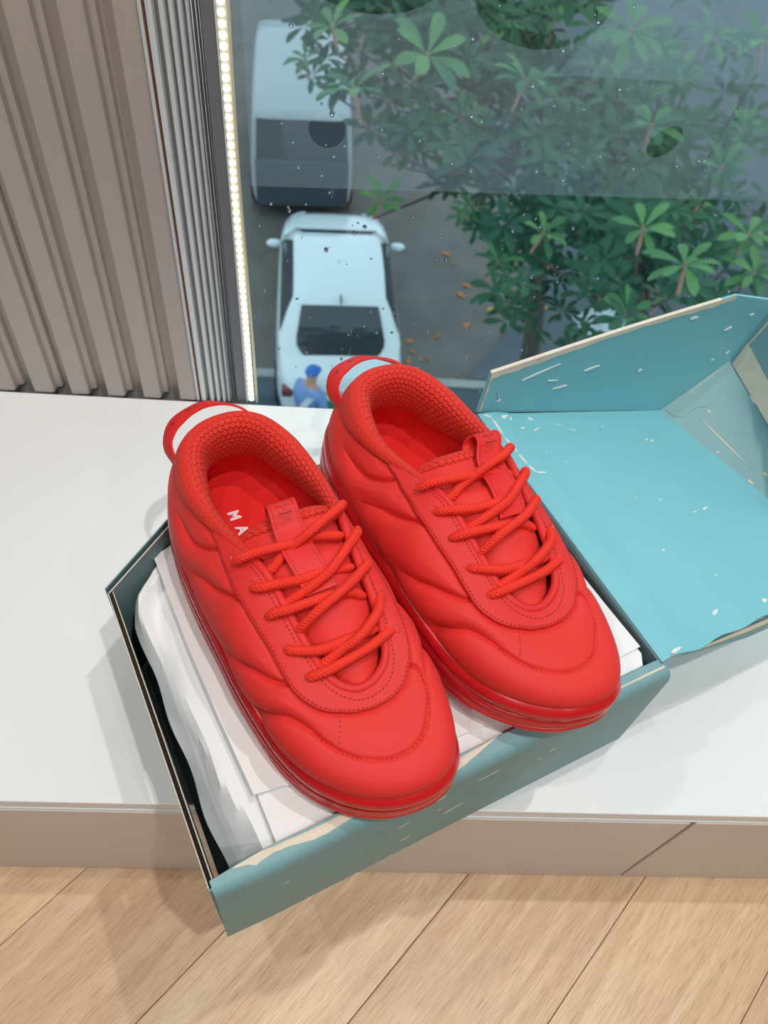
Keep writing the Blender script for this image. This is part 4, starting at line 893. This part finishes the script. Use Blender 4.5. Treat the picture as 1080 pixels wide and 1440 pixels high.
Ug, Vg = np.meshgrid(np.linspace(0, 26, 720, endpoint=False), np.linspace(0, 1, 104), indexing='ij')
Pu = displaced(Ug, Vg)
def near_uv(p, u0, u1):
    U_, V_ = np.meshgrid(np.linspace(u0, u1, 120), np.linspace(.78, .985, 40), indexing='ij'); d = np.linalg.norm(base(U_, V_)-np.array(p), axis=-1); i = np.unravel_index(d.argmin(), d.shape); return float(U_[i]), float(V_[i])
EYES = [(5.4, .885), (6.15, .84), (6.9, .84), (7.7, .84), (8.75, .857)]+[near_uv(p_, 16.5, 21.3) for p_ in ((.1492, .139, .2), (.1462, .1166, .197), (.1444, .0952, .191), (.1428, .0737, .185), (.1485, .1590, .204))]
def sneaker(off, rx, ry, rz, label, seed, toe_shift=0.0, loop_lean=0.0):
    O = np.array([.105, .137, .105]); ca, sa = math.cos(BR), math.sin(BR)
    lo_ = O+np.array(off)
    wx = BO[0]+lo_[0]*ca-lo_[1]*sa; wy = BO[1]+lo_[0]*sa+lo_[1]*ca
    t = empty('sneaker', (0, 0, 0), 0, label, 'shoe', 'pair of red sneakers in the box')
    t.matrix_world = Matrix.Translation((wx, wy, BO[2]+lo_[2]-.0005)) @ Matrix.Rotation(BR, 4, 'Z') @ Matrix.Rotation(rz, 4, 'Z') @ Matrix.Rotation(rx, 4, 'X') @ Matrix.Rotation(ry, 4, 'Y')
    def S(o):  # the parts are modelled in the box frame; bring them to the shoe's own base
        if toe_shift:
            k = len(o.data.vertices); v = np.zeros(k*3); o.data.vertices.foreach_get('co', v); v = v.reshape(-1, 3)
            v[:, 0] += toe_shift*np.clip((.06-v[:, 1])/.07, 0, 1)**1.3; o.data.vertices.foreach_set('co', v.ravel())
        o.data.transform(Matrix.Translation(Vector(-O))); return o
    # --- sole
    NU = 330; u = np.linspace(0, 26, NU, endpoint=False); o2 = crom(OUT, u); n2 = out_normal(u)
    zb = sole_bottom(o2[:, 1]); H = sole_top(u)-zb; toe = np.exp(-((u-13)/4.2)**6)
    def rings(prof, notch=None):
        R = []
        for k, (off_, w_) in enumerate(prof):
            d = np.full(NU, off_); w_ = np.full(NU, w_)
            if notch: d = d*(1-toe)+toe*notch[k][0]; w_ = w_*(1-toe)+toe*notch[k][1]
            if notch and notch[k][2]: d = d-notch[k][2]*toe*(np.sin(u*30) > -.2)
            z = zb+H*w_
            R.append(np.concatenate([o2+n2*d[:, None], z[:, None]], 1))
        return np.array(R)
    lug = .0016*(np.sin(u*2.6) > .2)
    Ro = rings([(-.030, .02), (-.006, .0), (-.0012, .005), (.0, .06), (.0006, .20), (.0, .25), (-.0016, .275)])
    Ro[2, :, :2] -= n2*lug[:, None]; Ro[3, :, :2] -= n2*lug[:, None]*.8
    os_ = MB().grid(Ro, cv=True); os_.f.append(tuple(range(NU))); smooth_by_angle(S(os_.build('outsole', M_rand, t)), 35)
    pr_ = [(-.004, .27), (-.0016, .275), (.0002, .29), (.0010, .34), (.0008, .42), (-.0006, .455), (-.0016, .465), (-.0016, .49), (.0004, .50), (.0010, .56), (.0006, .66), (-.0004, .70), (-.0018, .71), (-.0018, .75), (-.0002, .76), (.0003, .82), (-.0003, .90), (-.0016, .965), (-.0034, 1.0), (-.0060, 1.0), (-.0085, .96)]
    tp_ = [(-.004, .27, 0), (-.0006, .28, 0), (-.0001, .30, 0), (.0000, .33, 0), (.0001, .36, 0), (.0000, .39, 0), (-.0001, .42, 0), (-.0002, .45, 0), (-.0003, .47, 0), (-.0004, .49, 0), (-.0006, .51, 0), (-.0013, .53, 0), (-.0017, .54, 0), (-.0017, .62, .0011), (-.0010, .635, 0), (-.0002, .66, 0), (.0004, .72, 0), (.0004, .82, 0), (-.0010, .94, 0), (-.0050, 1.02, 0), (-.0085, .98, 0)]
    Rm = rings(pr_, tp_)
    smooth_by_angle(S(MB().grid(Rm, cv=True).build('midsole', M_sole, t)), 40)
    # --- upper
    m_ = MB(); m_.grid(Pu, cu=True); S(m_.build('upper', M_up, t, smooth=True))
    # --- overlay round the lacing
    eu = np.linspace(4.55, 21.45, 300); ws = np.array([0, .0, .012, .035, .08, .2, .4, .6, .8, .92, 1.0]); lf = np.array([-.0012, .0006, .0016, .0021, .0023, .0023, .0023, .0023, .0023, .0025, .0020])
    sv = seam_v(eu); E_g = []
    for w_, l in zip(ws, lf):
        v = np.clip(sv+(1-sv)*w_, 0, 1); E_g.append(base(eu, v)+base_n(eu, np.minimum(v, .985))*l)
    E_g = np.array(E_g); inn = E_g[-1]-base_n(eu, np.full_like(eu, .98))*.004; E_g = np.concatenate([E_g, inn[None]])
    S(MB().grid(E_g, flip=True).build('eyestay', M_stay, t, smooth=True))
    bu = np.linspace(5.5, 20.5, 240); ctr = base(bu, np.full_like(bu, 1.0)); nb_ = base_n(bu, np.full_like(bu, .98))
    S(MB().tube(ctr+nb_*.0006, .0030, 10).build('eyestay_binding', M_stay, t, smooth=True))
    # --- stitching
    st = MB(); def_n = lambda a, b, l: base(a, b)+base_n(a, b)*l
    q = np.linspace(4.8, 21.2, 400); st_v = seam_v(q)+.030*(1-seam_v(q))/.3; dashes(st, def_n(q, np.clip(st_v, 0, .97), .0023), 0)
    q = np.linspace(5.8, 20.2, 400); dashes(st, def_n(q, np.full(400, .935)-.06*np.exp(-((q-13)/3)**2)*0-.0, .0024), 0)
    for c in (C4, C5):
        c_ = uvcurve(c, 160); P = displaced(c_[:, 0], c_[:, 1])+base_n(c_[:, 0], c_[:, 1])*.0002
        dashes(st, P if c is C5 else P[45:], 0, L=.0014, gap=.0014, r=.00022)
    tag(S(st.build('stitching', M_thread, t)), kind='stuff')
    # --- collar and lining
    cu = np.linspace(-5.75, 5.75, 190); um = cu % 26; P1 = crom(OPEN, um); n2c = out_normal(um); n3 = np.concatenate([n2c, np.zeros((len(cu), 1))], 1); zv = np.array([0, 0, 1.])
    s = np.clip(1.0-np.maximum(0, (np.abs(cu)-3.0)/2.3)*.62, .36, 1); s = s[:, None]; hd = np.exp(-(cu/3.4)**4)[:, None]
    v1 = .60+.34*(1-hd[:, 0]); v2 = .80+.16*(1-hd[:, 0])
    sec = [base(um, v1)-n3*.0004, base(um, v1+.02)+base_n(um, v1)*.0022*s, base(um, v2)+base_n(um, v2)*.0042*s, P1+n3*.0046*s+zv*.0015*s, P1+n3*.0018*s+zv*.0058*s, P1-n3*.0035*s+zv*.0078*s, P1-n3*.0090*s+zv*.0060*s,
           P1-n3*.0128*s+zv*.0010*s, P1-n3*.0142*s-zv*.0070*s, P1-n3*.0138*s-zv*.0160*s, P1-n3*.0115*s-zv*.0250*s, P1-n3*.0085*s-zv*.0300*s]
    sec = np.array(sec); Pc = np.array([spline(sec[:, i], 34) for i in range(len(cu))])
    arc = np.concatenate([[0], np.cumsum(np.linalg.norm(np.diff(P1, axis=0), axis=1))]); prf = np.concatenate([[0], np.cumsum(np.linalg.norm(np.diff(Pc[95], axis=0), axis=1))])
    UV = np.zeros((len(cu), 34, 2)); UV[..., 0] = (arc/.0056)[:, None]; UV[..., 1] = -(prf/.0040)[None, :]*(.55+.45*s)
    m_ = MB().grid(Pc); S(mesh('collar', m_.v, m_.f, M_scale, t, True, UV.reshape(-1, 2)))
    lu = np.linspace(0, 26, 160, endpoint=False); oL = crom(OUT, lu); nL = out_normal(lu); nL3 = np.concatenate([nL, np.zeros((160, 1))], 1); PL = crom(OPEN, lu)
    k = np.where(lu > 13, lu-26, lu); back = np.exp(-(k/5.0)**6)[:, None]; sL = np.clip(1-np.maximum(0, (np.abs(k)-3)/2.35)*.62, .38, 1)[:, None]
    top = (PL-nL3*.0090*sL-zv*.0290*sL)*back+(PL-nL3*.004-zv*.010)*(1-back)
    bot = np.concatenate([oL-nL*.0125, (sole_bottom(oL[:, 1])+.030)[:, None]], 1)
    mid = top*.45+bot*.55+nL3*.003*back
    S(MB().grid(np.array([top, top*.75+mid*.25, mid, mid*.5+bot*.5, bot, bot-zv*.003]), cv=True).build('lining', M_insole, t, smooth=True))
    ax = lambda y: np.interp(y, [-.014, .28], [.118, .100])
    ins = np.array([[(ax(y_)+(x_-ax(y_))*q_, y_ if q_ > .5 else y_, sole_bottom(y_)-toe_spring(y_)+.0305+.0022*q_**6) for x_, y_ in oL-nL*.0120] for q_ in (.0, .25, .5, .75, .9, 1.0)])
    S(MB().grid(ins, cv=True).build('insole', M_insole, t, smooth=True))
    for ch, (lx, ly) in (('M', (.0953, .2295)), ('A', (.0958, .2145))):
        cu_ = bpy.data.curves.new('letter_curve', 'FONT'); cu_.body = ch; cu_.size = .0115; cu_.extrude = .00015; cu_.offset = .00035; cu_.align_x = 'CENTER'; cu_.align_y = 'CENTER'
        tmp = bpy.data.objects.new('letter_curve', cu_); COL.objects.link(tmp); dg = bpy.context.evaluated_depsgraph_get(); me = bpy.data.meshes.new_from_object(tmp.evaluated_get(dg)); bpy.data.objects.remove(tmp)
        me.name = 'letter'; o = bpy.data.objects.new('letter', me); COL.objects.link(o); o.parent = t; me.materials.clear(); me.materials.append(M_letter)
        me.transform(Matrix.Translation(Vector((lx, ly, float(sole_bottom(ly)+.0311)))-Vector(O)) @ Matrix.Rotation(math.radians(-90), 4, 'Z') @ Matrix.Rotation(math.radians(-3.5), 4, 'Y'))
    # --- tongue
    ty = np.array([.054, .06, .07, .082, .094, .106, .118, .13, .140, .148, .154, .159]); tx = np.interp(ty, [.054, .09, .17], [.113, .1145, .112])
    tz = np.interp(ty, [.054, .07, .09, .11, .13, .15, .165, .172], [.1735, .181, .191, .1965, .2000, .2015, .2015, .2015]); hw = np.interp(ty, [.054, .06, .07, .09, .11, .13, .145, .159], [.010, .016, .020, .024, .026, .0285, .0305, .0305])
    ys_ = np.linspace(.054, .159, 90); tt = np.linspace(-1, 1, 33)
    x_ = np.interp(ys_, ty, tx); z_ = spline(np.stack([ty, tz, tz], 1), 90)[:, 1]; z_ = np.interp(ys_, ty, tz); h_ = np.interp(ys_, ty, hw)
    puff = .0032*(1-np.exp(-((ys_-.1065)/.005)**2))*(1-np.exp(-((ys_-.1385)/.005)**2))
    TP = np.array([[(x_[i]+h_[i]*q_, ys_[i]-.006*q_*q_*(ys_[i]-.054)/.105*-1.0, z_[i]+puff[i]*(1-q_**4)-.0075*abs(q_)**2.4) for q_ in tt] for i in range(90)])
    m_ = MB(); m_.grid(TP, flip=True); lower = TP-np.array([0, 0, .006]); m_.grid(lower)
    for sl, sl2 in ((TP[0], lower[0]), (TP[-1], lower[-1]), (TP[:, 0], lower[:, 0]), (TP[:, -1], lower[:, -1])): m_.grid(np.stack([sl, sl2], 1))
    S(m_.build('tongue', M_up, t, smooth=True))
    te = TP[-1]; path = np.array([te[i]+np.array([0, .0025*(1-.5*abs(tt[i])), -.0035]) for i in range(33)]); path = np.vstack([path[0]+np.array([-.001, -.008, -.003]), path, path[-1]+np.array([.001, -.008, -.003])])
    m_ = MB().tube(path, np.interp(np.linspace(-1, 1, 35), [-1, -.5, 0, .5, 1], [.003, .0056, .006, .0056, .003]), 14)
    uvv = np.array([(i/35*16, j/14*10) for i in range(35) for j in range(14)]); S(mesh('tongue_edge', m_.v, m_.f, M_scale, t, True, uvv))
    # strap with the stitched loop on the tongue
    sl = spline([(.1003, .1084, .1990), (.0990, .120, .2035), (.0977, .1301, .2063), (.0972, .1420, .2075), (.0978, .1515, .2090), (.0982, .1570, .2120), (.0988, .1620, .2148), (.0994, .1672, .2146), (.0996, .1700, .2108), (.0994, .1688, .2062), (.0990, .1650, .2040)], 60)
    sr = sl+np.array([.0206, 0, 0])-np.array([[.0028, 0, 0]])*np.linspace(0, 1, 60)[:, None]
    ln_ = loop_lean*np.clip((sl[:, 2]-.190)/.028, 0, 1)[:, None]*np.array([1., 0, 0])+loop_lean*.3*np.array([1., 0, 0]); sl = sl+ln_; sr = sr+ln_
    nn_ = np.cross(np.gradient(sl, axis=0), sr-sl); nn_ /= np.linalg.norm(nn_, axis=1, keepdims=True); nn_ = nn_ if nn_[10, 2] > 0 else -nn_
    q_ = np.array([0, .04, .10, .5, .90, .96, 1.0]); lift = np.array([.0, .0004, .0002, .0002, .0002, .0004, 0])
    Sg = np.array([[sl[i]+(sr[i]-sl[i])*a+nn_[i]*(.0010+l) for a, l in zip(q_, lift)] for i in range(60)]); Sb = np.array([[sl[i]+(sr[i]-sl[i])*a-nn_[i]*.0006 for a in q_] for i in range(60)])
    m_ = MB().grid(Sg).grid(Sb, flip=True)
    for a, b in ((Sg[0], Sb[0]), (Sg[-1], Sb[-1]), (Sg[:, 0], Sb[:, 0]), (Sg[:, -1], Sb[:, -1])): m_.grid(np.stack([a, b], 1))
    strap_o = smooth_by_angle(S(m_.build('tongue_loop', M_band, t)), 40)
    st = MB()
    for a in (.115, .885): dashes(st, np.array([sl[i]+(sr[i]-sl[i])*a+nn_[i]*.0013 for i in range(1, 42)]), 0, .0012, .0010, .00020)
    i0 = 17; dashes(st, np.array([sl[i0]+(sr[i0]-sl[i0])*a+nn_[i0]*.0014+np.array([0, .0002, 0]) for a in np.linspace(.2, .8, 12)]), 0, .0012, .0007, .00032)
    o = S(st.build('stitching', M_thread, strap_o)); tag(o, kind='stuff')
    for ch, i0, sz in (('H', 36, .0105), ('R', 30, .0095)):
        cu_ = bpy.data.curves.new('letter_curve', 'FONT'); cu_.body = ch; cu_.size = sz; cu_.extrude = .00035; cu_.offset = .00030; cu_.align_x = 'CENTER'; cu_.align_y = 'CENTER'
        tmp = bpy.data.objects.new('letter_curve', cu_); COL.objects.link(tmp); dg = bpy.context.evaluated_depsgraph_get(); me = bpy.data.meshes.new_from_object(tmp.evaluated_get(dg)); bpy.data.objects.remove(tmp)
        c_ = (sl[i0]+sr[i0])/2+nn_[i0]*.0012; X = Vector(sr[i0]-sl[i0]).normalized(); Z = Vector(nn_[i0]); Y = Z.cross(X)
        mm = Matrix.Identity(4)
        for r in range(3): mm[r][0] = Y[r]*-1; mm[r][1] = X[r]; mm[r][2] = Z[r]; mm[r][3] = c_[r]-O[r]
        me.transform(mm); me.name = 'embossed_letter'; o = bpy.data.objects.new('embossed_letter', me); COL.objects.link(o); o.parent = strap_o; me.materials.clear(); me.materials.append(M_deb)
    # --- eyelets and laces
    for a, b in EYES:
        a_, b_ = np.array(a), np.array(b); c_ = base(a_, b_); n_ = base_n(a_, b_); e1 = np.cross(n_, [0, 1, 0]); e1 /= np.linalg.norm(e1); e2 = np.cross(n_, e1); th = np.linspace(0, 2*math.pi, 16, endpoint=False)
        rr = [[c_+n_*h+r*(np.cos(x)*e1+np.sin(x)*e2) for x in th] for r, h in ((.0003, .0020), (.0022, .0020), (.0023, .0026), (.0026, .0027), (.0028, .0021))]
        S(MB().grid(rr, cv=True).build('eyelet', M_eye, t, smooth=True))
    rng = random.Random(seed)
    for k_, p in LACES.items():
        p = np.array(p); p[1:-1] += np.array([[rng.uniform(-.0006, .0006), rng.uniform(-.0006, .0006), 0] for _ in p[1:-1]])
        S(braid(p, .00315).build('lace', M_lace, t, smooth=True))
    # --- pull loop at the heel
    ou_ = spline([(.066, .258, .170), (.0630, .274, .173), (.0670, .287, .176), (.0755, .2970, .178), (.089, .3025, .179), (.102, .3035, .180), (.115, .2955, .181), (.125, .286, .181), (.130, .275, .180), (.1315, .266, .176)], 60)
    in_ = spline([(.0665, .256, .181), (.0675, .268, .184), (.0735, .2765, .1865), (.0815, .2820, .188), (.090, .2868, .1885), (.1005, .2890, .189), (.112, .2865, .1895), (.121, .2800, .1895), (.127, .2710, .1875), (.129, .263, .183)], 60)
    nn_ = np.cross(np.gradient(ou_, axis=0), in_-ou_); nn_ /= np.linalg.norm(nn_, axis=1, keepdims=True); nn_ = nn_ if nn_[30, 2] > 0 else -nn_
    a_ = np.array([0, .08, .5, .92, 1.]); lf_ = np.array([.0002, .0008, .0009, .0008, .0002])
    Gt = np.array([[ou_[i]+(in_[i]-ou_[i])*q+nn_[i]*l for q, l in zip(a_, lf_)] for i in range(60)]); Gb = np.array([[ou_[i]+(in_[i]-ou_[i])*q-nn_[i]*.0010 for q in a_] for i in range(60)])
    m_ = MB().grid(Gt).grid(Gb, flip=True)
    for a, b in ((Gt[0], Gb[0]), (Gt[-1], Gb[-1]), (Gt[:, 0], Gb[:, 0]), (Gt[:, -1], Gb[:, -1])): m_.grid(np.stack([a, b], 1))
    lp_o = smooth_by_angle(S(m_.build('heel_loop', M_band, t)), 50)
    em = MB()
    for i0 in (17, 26):
        c_ = ou_[i0]*.5+in_[i0]*.5+nn_[i0]*.0010; e1 = (ou_[i0+2]-ou_[i0-2]); e1 /= np.linalg.norm(e1); e2 = (in_[i0]-ou_[i0]); e2 /= np.linalg.norm(e2)
        f = lambda a, b: c_+e1*a*.001+e2*b*.001
        em.tube([f(-1.6, -1.4), f(-1.4, 1.2), f(-.2, 1.5), f(.3, .3), f(-.6, -.2), f(.8, -1.5)], .00022, 5); em.tube([f(1.4, 1.4), f(2.0, .6), f(1.6, -.4)], .00020, 5)
    S(em.build('embossed_mark', M_thread, lp_o))
    return t
sneaker((0, 0, 0), 0, 0, 0, 'red quilted sneaker nearest the slatted wall, with M A lettering inside', 1)
sneaker((.1172, .0, .0040), -.0165, .085, -.032, 'red quilted sneaker beside the open lid, its heel in front of the white car', 2, .002, .018)
